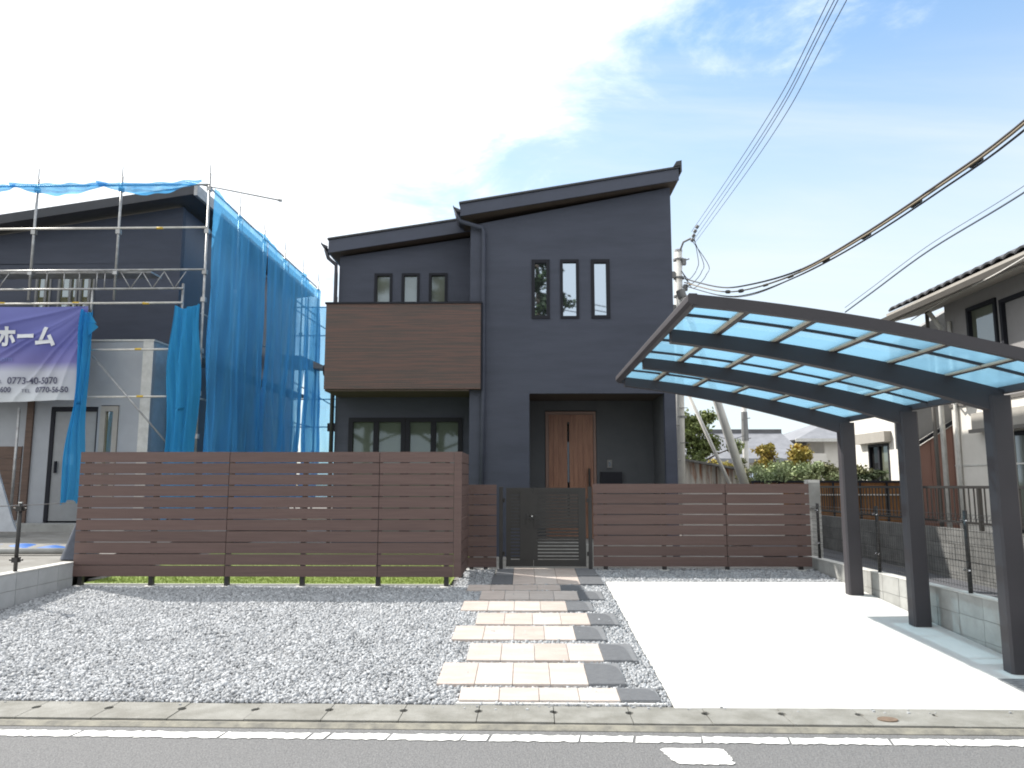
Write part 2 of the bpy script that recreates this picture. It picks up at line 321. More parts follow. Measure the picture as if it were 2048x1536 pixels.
# gutter: concrete covers with hand holes at the joints over a dark channel
gut = thing('gutter', kind='structure', loc=(0, 5.5, 0))
box('channel', 'dark', gut, -12, 12, 5.35, 5.72, -.25, -.01)
MB().prism([(5.242, .0), (5.338, .0), (5.338, .045), (5.29, .053), (5.242, .034)], 0, -30, 30).build('gutter_lip', 'lip', gut)
pit = .5385; gx0 = -3.57
cov = None
for k in range(-5, 12):
    x0 = gx0 + pit * k + .003; x1 = x0 + pit - .006; yc = 5.575; r = .036
    pts = []
    def arc(cx, sgn): return [(cx + sgn * r * .75 * math.sin(t), yc - r * math.cos(t)) for t in [math.pi * q / 6 for q in range(7)]]
    mbk = MB()
    if cov is None:
        L = arc(0, 1); Rr = arc(pit - .006, -1)
        pts = [(0, 5.345), (pit - .006, 5.345)] + Rr + [(pit - .006, 5.722), (0, 5.722)] + L[::-1]
        mbk.prism(pts, 2, 0, .052)
        cov = mbk.mesh('gutter_cover', 'gutter', (0, 0, 0))
    o = place('gutter_cover', cov, gut, (x0, 0, .004 + random.uniform(-.002, .002)))
box('gutter_run', 'gutter', gut, -30, gx0 - 5 * pit - .002, 5.345, 5.722, -.05, .054)
box('gutter_run', 'gutter', gut, gx0 + 12 * pit + .002, 30, 5.345, 5.722, -.05, .054)
o = MB().prism([(.052 * math.cos(t) * 1.3, .052 * math.sin(t)) for t in [2 * math.pi * q / 24 for q in range(24)]], 2, 0, .006).build('handhole_cover', 'iron')
o.location = (2.50, 5.478, .058); props(o, 'small round rusty iron cover set in the concrete gutter', 'drain cover')
ORG[o.name] = Vector(o.location)

TH_ = -.0128
for o_ in (road, gut): o_.rotation_euler.z = TH_; o_.location.y += .045
def kerb(x): return 5.722 + .045 + TH_ * x
# ground sheets of the lots
MB().quad((-5.98, 5.724, .04), (-.4, 5.724, .04), (-.4, 10.6, .318), (-5.98, 10.6, .318)).build('gravel_bed', 'gravel_bed', kind='structure')
MB().quad((-.4, 5.724, .04), (4.3, 5.724, .04), (4.3, 11.6, .372), (-.4, 11.6, .372)).build('gravel_bed', 'gravel_bed', kind='structure')
m = MB(); m.prism([(5.726, .0), (10.43, .0), (10.43, lot(10.43) + .012), (5.8, lot(5.8) + .014), (5.726, .058)], 0, 1.085, 4.292); m.build('driveway', 'slab', kind='structure', bevel=.008)
m = MB(); m.box(-6.1, 4.3, 10.62, 32, .1, .33); m.build('house_plot', 'soil', kind='structure')
box('lawn_bed', 'grass_bed', None, -5.9, -1.0, 10.16, 14.6, .2, .335, kind='structure')
m = MB(); m.quad((-40, 5.73, .46), (-6.16, 5.73, .46), (-6.16, 12, .62), (-40, 12, .62)); m.quad((-40, 12, .62), (-6.16, 12, .62), (-6.16, 40, .86), (-40, 40, .86)); m.build('site_ground', 'soil', kind='structure')
m = MB(); m.quad((4.42, 5.73, .40), (9, 5.73, .40), (9, 40, .50), (4.42, 40, .50)); m.build('alley', 'alley', kind='structure')
m = MB(); m.quad((5.72, 5.73, .62), (60, 5.73, .62), (60, 80, .66), (5.72, 80, .66)); m.build('neighbour_ground', 'soil', kind='structure')

# ---------------------------------------------------------------- gravel: tens of thousands of crushed stones
def gravel(name, areas, per_m2, keep, label):
    cube = np.array([(x, y, z) for x in (-1, 1) for y in (-1, 1) for z in (-1, 1)], float) * .5
    tri = np.array([(0, 1, 3, 2), (4, 6, 7, 5), (0, 4, 5, 1), (2, 3, 7, 6), (0, 2, 6, 4), (1, 5, 7, 3)])
    P = []
    for x0, x1, y0, y1 in areas:
        n = int((x1 - x0) * (y1 - y0) * per_m2); P.append(np.c_[rng.uniform(x0, x1, n), rng.uniform(y0, y1, n)])
    P = np.concatenate(P); P = P[keep(P[:, 0], P[:, 1])]; n = len(P)
    sz = rng.lognormal(math.log(.0158), .26, (n, 1, 1)) * (1 + .3 * rng.standard_normal((n, 1, 3)).clip(-1.5, 1.5) * .6)
    V = cube[None] * sz * (1 + .26 * rng.uniform(-1, 1, (n, 8, 3)))
    q = rng.standard_normal((n, 4)); q /= np.linalg.norm(q, axis=1)[:, None]; w, x, y, z = q.T
    Rm = np.stack([1 - 2 * (y * y + z * z), 2 * (x * y - z * w), 2 * (x * z + y * w), 2 * (x * y + z * w), 1 - 2 * (x * x + z * z), 2 * (y * z - x * w), 2 * (x * z - y * w), 2 * (y * z + x * w), 1 - 2 * (x * x + y * y)], 1).reshape(n, 3, 3)
    V = np.einsum('nij,nkj->nki', Rm, V)
    zb = lot(P[:, 1]) + rng.uniform(-.012, .002, n) + .005 * np.sin(P[:, 0] * 3.1 + 1) * np.sin(P[:, 1] * 2.7)
    V += np.c_[P, zb][:, None, :]
    F = (tri[None] + 8 * np.arange(n)[:, None, None]).reshape(-1, 4)
    return stuff_mesh(name, V.reshape(-1, 3), F, 'gravel', label=label, nside=4)
def keepL(x, y): return (x > -5.97) & (y > kerb(x) + .012) & (y < 10.10 + np.where(x > -.95, 1.3, 0) + rng.uniform(-.02, .02, len(x))) & (x > -.74 * y - .4)
gravel('gravel', [(-5.97, -.45, 5.73, 10.14), (-.93, -.45, 10.1, 11.5)], 4100, keepL, 'loose grey crushed stone spread left of the stepping path')
def keepR(x, y): return ((x < 1.075) | (y > 10.44)) & (y > kerb(x) + .012) & ~((x > -.4) & (x < 1.0) & (y > 10.3) & (y < 11.4))
gravel('gravel', [(-.45, 1.08, 5.73, 10.45), (1.0, 4.28, 10.44, 11.5)], 4100, keepR, 'loose grey crushed stone between path and driveway')

m = MB()
for _ in range(90):
    gx_ = random.uniform(-4.2, 1.0) if random.random() < .8 else random.uniform(1, 4); gy_ = kerb(gx_) - abs(random.gauss(0, .07)) - .01; q = random.uniform(.004, .009)
    m.box(gx_ - q, gx_ + q * random.uniform(.6, 1.2), gy_ - q * .8, gy_ + q, .055, .055 + q * 1.2)
m.build('stray_gravel', 'gravel', gut, kind='stuff')
# stepping path: rows of four beige flags ending in one charcoal flag
path = thing('stepping_path', kind='structure', loc=(0, 8, .1))
def flag(name, x0, x1, y0, y1, mt, up=.024):
    m = MB(); z0, z1 = lot(y0) + up, lot(y1) + up
    m.prism([(y0, z0 - .055), (y1, z1 - .055), (y1, z1), (y0, z0)], 0, x0 + .002, x1 - .002); return m.build(name, mt, path, bevel=.004)
rows = [(-.50, 5.805, 6.085), (-.705, 6.17, 6.725), (-.52, 6.80, 7.335), (-.715, 7.47, 7.99), (-.525, 8.06, 8.565), (-.73, 8.68, 9.19), (-.555, 9.27, 9.755), (-.75, 9.82, 10.14)]
for x0, y0, y1 in rows:
    for k in range(5):
        w_ = .301; xa = x0 + k * w_; mt = random.choice(('tile', 'tile2')) if k < 4 else 'tile_grey'
        o = flag('paving_flag', xa, xa + w_, y0, y1, mt, .024 + random.uniform(-.0005, .0005))
        if k == 4:                                                  # dark patch with a rounded corner, as laid on each charcoal flag
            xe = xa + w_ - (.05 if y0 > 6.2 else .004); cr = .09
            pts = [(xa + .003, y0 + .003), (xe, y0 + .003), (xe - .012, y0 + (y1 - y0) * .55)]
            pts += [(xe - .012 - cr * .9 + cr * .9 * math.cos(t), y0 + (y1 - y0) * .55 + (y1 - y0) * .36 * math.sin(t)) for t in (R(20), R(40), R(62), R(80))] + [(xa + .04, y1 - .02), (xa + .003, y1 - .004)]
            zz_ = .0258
            mm = MB(); mm.v = [(px_, py_, lot(py_) + zz_) for px_, py_ in pts]; mm.f = [tuple(range(len(pts)))]; mm.build('dark_patch', 'tile_dark', o)
for y0, y1, xs in ((10.21, 10.82, (-.46, -.17, .13, .43, .73, 1.04)), (10.83, 11.40, (-.42, -.17, .13, .43, .73, 1.02))):
    for k in range(5): flag('paving_flag', xs[k], xs[k + 1], y0, y1, 'tile_dark' if k in (0, 4) and y0 < 10.5 else ('tile' if k % 2 else 'tile2') if 0 < k < 4 else 'tile_grey')
MB().box(-.52, 1.03, 5.778, 5.802, .03, .069).build('white_edging', 'white_edge', path)

# lawn strip behind the long fence
n = 26000; gx = rng.uniform(-5.88, -1.02, n); gy = 10.17 + rng.uniform(0, 1, n) ** 1.2 * 3.2; hgt = rng.uniform(.018, .04, n); an = rng.uniform(0, math.pi, n); ln = rng.uniform(-.012, .012, (n, 2))
V = np.stack([np.c_[gx - .0035 * np.cos(an), gy - .0035 * np.sin(an), np.full(n, .333)], np.c_[gx + .0035 * np.cos(an), gy + .0035 * np.sin(an), np.full(n, .333)], np.c_[gx + ln[:, 0], gy + ln[:, 1], .333 + hgt]], 1)
stuff_mesh('lawn', V.reshape(-1, 3), np.arange(3 * n).reshape(-1, 3), 'grass', label='strip of bright green lawn behind the long brown fence')
box('lawn_edging', 'cap', None, -5.9, -1.0, 10.125, 10.155, .2, .335, kind='structure')

# ---------------------------------------------------------------- slat fences
def slat_fence(label, segs, y, posts, zt, n, pitch, h, seed=0, ret=None):
    f = thing('slat_fence', label, 'fence', ((segs[0][0] + segs[-1][1]) / 2, y, lot(y)), group='brown slat fences along the front')
    for a, b in segs:
        for k in range(n):
            box('slat', 'slat', f, a + .004, b - .004, y - .022, y, zt - k * pitch - h, zt - k * pitch + random.uniform(-.001, .001))
    for p in posts:
        box('post', 'bronze', f, p - .03, p + .03, y + .003, y + .06, lot(y) - .2, zt - .01)
        MB().tube([(p, y + .03, lot(y) - .1), (p, y + .03, lot(y) + .012)], .085, 14).build('footing', 'cap', f)
    if ret:
        xr, y1 = ret
        for k in range(n):
            box('slat', 'slat', f, xr - .022, xr, y + .03, y1, zt - k * pitch - h, zt - k * pitch)
        box('post', 'bronze', f, xr - .085, xr - .026, y + .62, y + .68, lot(y) - .2, zt - .01)
        box('post', 'bronze', f, xr - .085, xr - .026, y1 - .07, y1 - .01, lot(y) - .2, zt - .01)
        box('corner_trim', 'slat', f, xr - .10, xr - .0, y - .026, y + .026, zt - (n - 1) * pitch - h, zt + .001)
    return f
slat_fence('tall brown horizontal slat fence standing on gravel left of the gate', [(-5.99, -3.965), (-3.965, -1.945), (-1.945, -.945)], 10.07, (-5.90, -4.955, -3.945, -2.945, -1.94, -1.04), 2.075, 11, .1497, .1385, ret=(-.845, 11.28))
slat_fence('short narrow brown slat fence between tall fence and gate', [(-.86, -.425)], 11.35, (-.80, -.59), 1.632, 8, .1525, .1405)
slat_fence('low brown horizontal slat fence right of the gate with light showing through', [(1.005, 2.975), (2.975, 4.215)], 11.35, (1.19, 2.055, 2.98, 4.06), 1.645, 8, .1525, .1385)

# ---------------------------------------------------------------- double gate
g = thing('gate', 'dark bronze double gate with narrow louvres closing the path', 'gate', (.3, 11.35, .37))
for p in (-.362, .965): box('gate_post', 'bronze', g, p - .028, p + .028, 11.32, 11.38, .15, 1.60, bevel=.004)
def leaf(x0, x1, xa, xb):
    t = MB(); y0, y1 = 11.335, 11.365
    t.box(x0, x1, y0, y1, 1.52, 1.585).box(x0, x1, y0, y1, .435, .53).box(x0, xa, y0, y1, .53, 1.52).box(xb, x1, y0, y1, .53, 1.52)
    lf = t.build('gate_leaf', 'gate', g)
    z = .545
    lo_m, hi_m = [MB().box(-(xb - xa) / 2 - .003, (xb - xa) / 2 + .003, -.006, .006, 0, h_).mesh('louvre', 'gate', (0, 0, 0)) for h_ in (.031, .045)]
    while z < 1.51:
        place('louvre', lo_m if z < .98 else hi_m, lf, ((xa + xb) / 2, 11.35, z)); z += .0492
    return lf
l1 = leaf(-.285, .118, -.215, -.08); l2 = leaf(.124, .90, .185, .79)
box('closing_stile', 'gate', g, -.08, .185, 11.328, 11.334, .53, 1.52)
box('lock_plate', 'bronze', g, .02, .05, 11.30, 11.334, 1.02, 1.20); MB().tube([(.035, 11.28, 1.14), (.13, 11.27, 1.14)], .009).build('lever', 'bronze', g); box('lock_plate', 'bronze', g, .135, .16, 11.305, 11.334, 1.0, 1.18)
MB().tube([(.10, 11.28, 1.17), (.10, 11.335, 1.17)], .010).build('lock_cylinder', 'chrome', g)
for zz_ in (.62, 1.40):
    for p in (-.318, .925): MB().tube([(p, 11.32, zz_ - .03), (p, 11.32, zz_ + .03)], .015).build('hinge', 'bronze', g)

# ---------------------------------------------------------------- carport
cp = thing('carport', 'dark bronze cantilever carport with arched translucent blue roof', 'carport', (4.1, 8, .2))
def zc(x): u = x - 1.2; return 3.02 - .10 * u - .030 * u * u
YS = (9.65, 8.10, 6.55)
for y in YS:
    m = MB(); zb = lot(y) - .05
    c = .018; x0, x1, y0, y1 = 4.00, 4.185, y - .07, y + .07
    m.prism([(x0 + c, y0), (x1 - c, y0), (x1, y0 + c), (x1, y1 - c), (x1 - c, y1), (x0 + c, y1), (x0, y1 - c), (x0, y0 + c)], 2, zb, zc(4.18) - .03); m.build('column', 'carport', cp)
    xs = [1.285 + (4.13 - 1.285) * i / 20 for i in range(21)]
    top = [(x, zc(x) + .006) for x in xs]; bot = [(x, zc(x) + .006 - (.115 + .10 * (max(0, x - 1.285) / 2.9) ** 1.3)) for x in reversed(xs)]
    m = MB()
    k = len(xs)
    for i in range(k - 1):
        a, b = top[i], top[i + 1]; cc, d = bot[k - 2 - i], bot[k - 1 - i]
        m.prism([a, b, cc, d], 1, y - .05 + .0, y + .05)
    m.build('beam', 'carport', cp)
RY0, RY1, RX0, RX1 = 5.42, 9.86, 1.24, 4.17
def arcbar(name, y0, y1, dz0, dz1, mt='carport', xa=RX0, xb=RX1, n=18):
    m = MB()
    for i in range(n):
        a = xa + (xb - xa) * i / n; b = xa + (xb - xa) * (i + 1) / n
        m.prism([(a, zc(a) + dz1), (b, zc(b) + dz1), (b, zc(b) + dz0), (a, zc(a) + dz0)], 1, y0, y1)
    return m.build(name, mt, cp)
arcbar('roof_frame', RY0, RY0 + .05, -.045, .045); arcbar('roof_frame', RY1 - .05, RY1, -.045, .045)
m = MB(); m.prism([(RX0 - .04, zc(RX0) + .035), (RX0 - .03, zc(RX0) + .05), (RX0 + .03, zc(RX0) + .048), (RX0 + .03, zc(RX0) - .035), (RX0 - .015, zc(RX0) - .035), (RX0 - .04, zc(RX0) - .01)], 1, RY0 - .004, RY1 + .004); m.build('front_rail', 'carport', cp)
box('back_rail', 'carport', cp, RX1 - .04, RX1 + .03, RY0, RY1, zc(RX1) - .012, zc(RX1) + .055)
rx = [RX0 + .03] + [1.70, 2.205, 2.705, 3.20, 3.69] + [RX1 - .03]
for x in rx[1:-1]:
    box('purlin', 'carport', cp, x - .012, x + .030, RY0 + .05, RY1 - .05, zc(x) + .008, zc(x) + .052)
    box('purlin_gasket', 'carport_light', cp, x - .052, x - .013, RY0 + .05, RY1 - .05, zc(x) + .012, zc(x) + .026)
jy = [RY0 + .05, 5.66, 6.55, 7.18, 8.10, 8.72, 9.47, RY1 - .05]
jy = [RY0 + .05, 5.99, 6.68, 7.08, 7.75, 8.38, 9.10, RY1 - .05]
for y in jy[1:-1]: arcbar('cross_bar', y - .011, y + .011, .010, .032, xa=RX0 + .03, xb=RX1 - .03)
for i in range(6):
    for j in range(len(jy) - 1):
        a, b = rx[i] + .002, rx[i + 1] - .002
        m = MB(); m.grid(lambda u, v: (a + (b - a) * u, jy[j] + .002 + (jy[j + 1] - jy[j] - .004) * v, zc(a + (b - a) * u) + .036), 4, 1)
        o = m.build('roof_panel', 'poly', cp, smooth=True); o.modifiers.new('thickness', 'SOLIDIFY').thickness = .003

# drain grate by the nearest column
dg = thing('drain_grate', 'dark steel grating let into the driveway beside the nearest carport column', 'drain', (3.98, 6.25, .1))
MB().prism([(5.98, lot(5.98) + .016), (6.36, lot(6.36) + .016), (6.36, lot(6.36) + .021), (5.98, lot(5.98) + .021)], 0, 3.80, 4.14).build('grate_frame', 'grate', dg)
for k in range(8): y = 6.01 + k * .045; MB().prism([(y, lot(y) + .022), (y + .018, lot(y) + .022), (y + .018, lot(y) + .028), (y, lot(y) + .026)], 0, 3.82, 4.12).build('bar', 'grate', dg)

# ---------------------------------------------------------------- block walls
def block_wall_y(label, x0, x1, ya, yb, ztop, zbot, bl, bh, mt, jm, group=None, cap=None, ysplit=None, name='block_wall'):
    """wall running in depth; ztop is a number, zbot(y) the foot"""
    t = thing(name, label, 'wall', ((x0 + x1) / 2, (ya + yb) / 2, zbot((ya + yb) / 2)), group=group)
    MB().prism([(ya, zbot(ya) - .3), (yb, zbot(yb) - .3), (yb, ztop(yb) - .004), (ya, ztop(ya) - .004)], 0, x0 + .006, x1 - .006).build('mortar', jm, t)
    c = 0
    k = 0
    while True:
        if all(ztop(y) - (k) * bh <= zbot(y) - .0 for y in (ya, yb)) or k > 12: break
        y = ya - (bl / 2 if (k % 2 and ysplit) else 0)
        while y < yb - .02:
            a = max(ya, y) + .004; b = min(yb, y + bl) - .004
            zt = ztop((a + b) / 2) - k * bh - .003; zb = zt - bh + .006
            if zt > zbot((a + b) / 2) - .02 and b - a > .05:
                o = MB().box(x0 + random.uniform(-.0015, .0015), x1, a, b, zb, zt).build('block', mt, t)
            y += bl
        k += 1
    if cap: MB().prism([(ya, ztop(ya) + .001), (yb, ztop(yb) + .001), (yb, ztop(yb) + cap), (ya, ztop(ya) + cap)], 0, x0 - .003, x1 + .003).build('coping', 'cap', t)
    return t
block_wall_y('low pale block wall along the left edge of the gravel', -6.12, -5.985, 5.74, 10.06, lambda y: .61, lambda y: lot(y) - .06, .40, .19, 'block_white', 'joint', group='low concrete block walls at the plot edges', cap=.016)
block_wall_y('low grey concrete block wall behind the carport columns', 4.30, 4.42, 5.74, 11.95, lambda y: .615 - .0125 * (y - 5.74), lambda y: lot(y) - .02, .40, .20, 'block', 'joint', group='low concrete block walls at the plot edges', cap=.010)
bw = block_wall_y('weathered dark block wall across the alley with railing on top', 5.62, 5.74, 5.9, 16.6, lambda y: 1.10 - .0075 * (y - 6), lambda y: .42, .40, .20, 'block_dark', 'joint_dark', ysplit=True)
# railing on that wall
rl = thing('railing', 'dark vertical bar railing standing on the weathered block wall', 'railing', (5.68, 11, 1.07))
def rz(y): return 1.10 - .0075 * (y - 6)
for a, b in ((5.95, 16.5),):
    MB().prism([(a, rz(a) + .52), (b, rz(b) + .52), (b, rz(b) + .555), (a, rz(a) + .555)], 0, 5.66, 5.70).build('top_rail', 'bronze', rl)
    MB().prism([(a, rz(a) + .07), (b, rz(b) + .07), (b, rz(b) + .10), (a, rz(a) + .10)], 0, 5.665, 5.695).build('bottom_rail', 'bronze', rl)
me = MB().box(-.007, .007, -.007, .007, 0, .42).mesh('baluster', 'bronze', (0, 0, 0)); mp_ = MB().box(-.022, .022, -.022, .022, 0, .53).mesh('post', 'bronze', (0, 0, 0))
y = 6.0; k = 0
while y < 16.5:
    place('post' if k % 16 == 0 else 'baluster', mp_ if k % 16 == 0 else me, rl, (5.68, y, rz(y) + (0 if k % 16 == 0 else .10))); y += .112; k += 1
# wire mesh fence on the carport wall
wf = thing('mesh_fence', 'black wire mesh fence standing on the low grey block wall', 'fence', (4.36, 9, .55))
def wz(y): return .625 - .0125 * (y - 5.74)
for y in (5.85, 7.62, 9.52, 11.42):
    MB().tube([(4.36, y, wz(y) - .05), (4.36, y, wz(y) + .80)], .021, 10).build('post', 'bronze', wf, smooth=True)
    for dz in (.22, .70):
        for dy in (-.045, .03): MB().tube([(4.325, y + dy, wz(y) + dz), (4.345, y + dy, wz(y) + dz)], .010, 8).build('clamp', 'chrome', wf)
m = MB()
for dz in (.06, .12, .18, .24, .30, .36, .42, .48, .54, .60, .66, .72, .76): m.tube([(4.338, 5.78, wz(5.78) + dz), (4.338, 11.6, wz(11.6) + dz)], .0022, 4)
y = 5.8
while y < 11.6: m.tube([(4.334, y, wz(y) + .04), (4.334, y, wz(y) + .66), (4.31, y, wz(y) + .70), (4.334, y, wz(y) + .755)], .0019, 3); y += .05
m.build('wire_mesh', 'bronze', wf, kind='stuff')
# block pier at the corner
pr = thing('block_pier', 'pale concrete block pier rising at the right end of the low fence', 'pier', (4.5, 11.98, .5))
box('core', 'joint', pr, 4.435, 4.605, 11.93, 12.09, .2, 1.70)
for k in range(7):
    zt = 1.705 - k * .20
    box('block', 'cap', pr, 4.43, 4.61, 11.925, 12.095, zt - .194, zt)
box('meter_box', 'block', pr, 4.40, 4.585, 11.86, 11.922, 1.27, 1.66)

# cable barrier on the left wall
cbp = thing('cable_barrier', 'black post with thin steel cable on the pale left wall', 'barrier', (-6.05, 9.03, .62))
MB().tube([(-6.05, 9.0, .61), (-6.05, 9.0, 1.425)], .022, 12).build('post', 'bronze', cbp, smooth=True)
for z_ in (1.36, .76):
    MB().tube([(-6.13, 9.0, z_), (-5.97, 9.0, z_)], .012, 8).build('clamp', 'bronze', cbp); box('clamp', 'bronze', cbp, -6.085, -6.015, 8.965, 9.035, z_ - .03, z_ + .03)
MB().tube([(-6.05, 9.0, 1.425), (-6.05, 9.0, 1.44)], .026, 12).build('cap', 'chrome', cbp)
MB().tube([(-6.05, 5.9, 1.40)] + [(-6.05, 5.9 + 4.2 * t, 1.40 - .0 * t) for t in (.3, .6, 1)], .006, 6).build('cable', 'steel', cbp)

# ---------------------------------------------------------------- the charcoal house
H = thing('charcoal_house', 'new two storey charcoal house with stepped sloping roofs and brown balcony', 'house', (0, 17, .33))
RXa, RXb, RF, RB = -1.03, 2.78, 13.8, 19.2
def rtop(x): return 6.52 + (x - RXa) * (7.25 - 6.52) / (RXb - RXa)
wins = [(.13, .47, 4.70, 5.84), (.67, 1.02, 4.70, 5.84), (1.25, 1.60, 4.70, 5.84)]
m = MB(); wall_holes(m, RXa, RXb, RF, RF + .15, .2, 6.4, wins + [(.08, 2.57, .2, 3.29)])
m.prism([(RXa, 6.4), (RXb, 6.4), (RXb, rtop(RXb)), (RXa, rtop(RXa))], 1, RF, RF + .15)
m.prism([(RXa, .2), (RXa + .15, .2), (RXa + .15, rtop(RXa + .15)), (RXa, rtop(RXa))], 1, RF + .15, RB)
m.prism([(RXb - .15, .2), (RXb, .2), (RXb, rtop(RXb)), (RXb - .15, rtop(RXb - .15))], 1, RF + .15, RB)
m.prism([(RXa + .15, .2), (RXb - .15, .2), (RXb - .15, rtop(RXb - .15)), (RXa + .15, rtop(RXa + .15))], 1, RB - .15, RB)
m.build('wall', 'siding', H)
for i, (a, b, c_, d) in enumerate(wins): window(H, a, b, c_, d, RF + .01, fr=.05 if i == 1 else .062, gm='glass')
# porch
PB = 15.1
pf = MB(); wall_holes(pf, .08, 2.57, PB, PB + .12, .33, 3.29, [(.40, 1.43, .33, 3.09)]); pf.box(-.02, .08, RF + .15, PB + .12, .33, 3.29).box(2.57, 2.63, RF + .15, PB + .12, .33, 3.29)
pf.build('porch_wall', 'siding_in', H)
box('porch_ceiling', 'soffit', H, -.02, 2.63, RF + .15, PB + .12, 3.292, 3.36)
box('porch_step', 'block', H, -.02, 2.63, RF - .1, PB, .33, .55)
dr = thing('front_door', loc=(.9, PB, .55), parent=H)
m = MB(); m.box(.41, .47, PB - .02, PB + .05, .55, 3.07).box(1.37, 1.42, PB - .02, PB + .05, .55, 3.07).box(.47, 1.37, PB - .02, PB + .05, 3.01, 3.07); m.build('door_frame', 'door_frame', dr)
bx_ = [.475, .57, .67, .76, .845, .885, .965, 1.06, 1.16, 1.26, 1.365]
for i in range(len(bx_) - 1):
    if i == 4: continue
    box('door_board', 'door', dr, bx_[i] + .0015, bx_[i + 1] - .0015, PB + random.uniform(.0, .003), PB + .045, .56, 3.005)
box('door_board', 'door', dr, .8465, .8835, PB + .004, PB + .045, 2.86, 3.005); box('door_board', 'door', dr, .8465, .8835, PB + .004, PB + .045, .56, 1.0)
box('slit_glass', 'glass_dark', dr, .846, .884, PB + .02, PB + .04, 1.0, 2.86)
MB().tube([(1.275, PB - .06, 1.0), (1.275, PB - .06, 1.93)], .022, 10).build('pull_handle', 'bronze', dr)
ic = box('intercom', 'pole_dark', H, 1.635, 1.735, PB - .03, PB - .002, 1.94, 2.10); box('screen', 'glass_dark', ic, 1.665, 1.71, PB - .034, PB - .030, 1.97, 2.06)
box('letter_box', 'sash', H, 1.50, 1.92, PB - .10, PB - .002, 1.52, 1.86)
# right roof: thick verge, soffit, ridge cap
def roof(x0, x1, fz, y0, y1, th, cap=True):
    r = MB(); r.prism([(x0, fz(x0)), (x1, fz(x1)), (x1, fz(x1) - .035), (x0, fz(x0) - .035)], 1, y0, y1); ro = r.build('roof', 'roof', H)
    MB().prism([(x0 + .02, fz(x0) - .037), (x1 - .02, fz(x1) - .037), (x1 - .02, fz(x1) - th), (x0 + .02, fz(x0) - th)], 1, y0 + .03, y0 + .06).build('fascia', 'fascia', ro)
    MB().prism([(x0 + .03, fz(x0) - th + .03), (x1 - .03, fz(x1) - th + .03), (x1 - .03, fz(x1) - th + .01), (x0 + .03, fz(x0) - th + .01)], 1, y0 + .062, y1 - .03).build('soffit', 'soffit', ro)
    MB().prism([(x0 + .021, fz(x0) - .037), (x0 + .05, fz(x0) - .037), (x0 + .05, fz(x0) - th + .012), (x0 + .021, fz(x0) - th + .012)], 1, y0 + .062, y1 - .03).build('fascia', 'fascia', ro)
    MB().prism([(x1 - .05, fz(x1) - .037), (x1 - .021, fz(x1) - .037), (x1 - .021, fz(x1) - th + .012), (x1 - .05, fz(x1) - th + .012)], 1, y0 + .062, y1 - .03).build('fascia', 'fascia', ro)
    return ro
fR = lambda x: 6.90 + (x + 1.23) * .163
rr = roof(-1.235, 2.93, fR, 13.55, 19.5, .27)
MB().prism([(2.80, fR(2.80) + .0), (2.86, fR(2.86) + .09), (2.96, fR(2.93) + .10), (2.96, fR(2.93) - .12), (2.93, fR(2.93) - .12), (2.93, fR(2.93) + .002)], 1, 13.53, 19.52).build('ridge_cap', 'roof', rr)
fL = lambda x: 6.52 + (x + 3.89) * .150
rL = roof(-3.95, -1.035, fL, 14.45, 19.5, .30)
def rain_gutter(x, z, y0, y1):
    m = MB(); m.prism([(x - .13, z + .045), (x - .125, z + .005), (x - .07, z - .075), (x + .01, z - .09), (x + .01, z - .075), (x - .06, z - .06), (x - .105, z + .01), (x - .115, z + .045)], 1, y0, y1); m.prism([(x - .12, z + .03), (x - .07, z - .07), (x + .01, z - .086), (x + .01, z - .03)], 1, y0, y0 + .012); return m.build('rain_gutter', 'gutter_metal', H)
rain_gutter(-1.22, fR(-1.22) - .12, 13.56, 19.5); rain_gutter(-3.95, fL(-3.92) - .14, 14.46, 19.5)
MB().tube([(-1.29, 13.62, 6.70), (-1.22, 13.66, 6.56), (-.81, 13.73, 6.45), (-.775, 13.74, 6.36), (-.775, 13.74, 5.2), (-.775, 13.745, 3.34), (-.80, 13.745, .4)], .040, 10).build('downpipe', 'siding', H, smooth=True)
MB().tube([(-4.0, 14.52, 6.32), (-3.94, 14.55, 6.12), (-3.80, 14.62, 6.0), (-3.795, 14.62, 5.8), (-3.795, 14.62, .4)], .038, 10).build('downpipe', 'gutter_metal', H, smooth=True)
# left volume
LXa, LXb, LF = -3.75, -1.03, 14.7
def ltop(x): return 6.16 + (x - LXa) * .150 + .02
wl = [(-3.03, -2.67, 4.0, 5.84), (-2.48, -2.12, 4.0, 5.84), (-1.93, -1.56, 4.0, 5.84)]
m = MB(); wall_holes(m, LXa, LXb, LF, LF + .15, .2, 6.1, wl + [(-3.47, -2.352, .6, 2.92), (-2.348, -1.23, .6, 2.92)])
m.prism([(LXa, 6.1), (LXb, 6.1), (LXb, ltop(LXb)), (LXa, ltop(LXa))], 1, LF, LF + .15)
m.box(LXa, LXa + .15, LF + .15, RB, .2, ltop(LXa)); m.prism([(LXa + .15, .2), (LXb, .2), (LXb, ltop(LXb)), (LXa + .15, ltop(LXa + .15))], 1, RB - .15, RB); m.build('wall', 'siding', H)
for a, b, c_, d in wl: window(H, a, b, c_, d, LF + .01, fr=.05, gm='glass_curtain')
for a, b, mid in ((-3.47, -2.352, -2.93), (-2.348, -1.23, -1.80)):
    window(H, a, b, .6, 2.918, LF + .0, fr=.085, gm='glass_green', mull=(mid,), name='sliding_window')
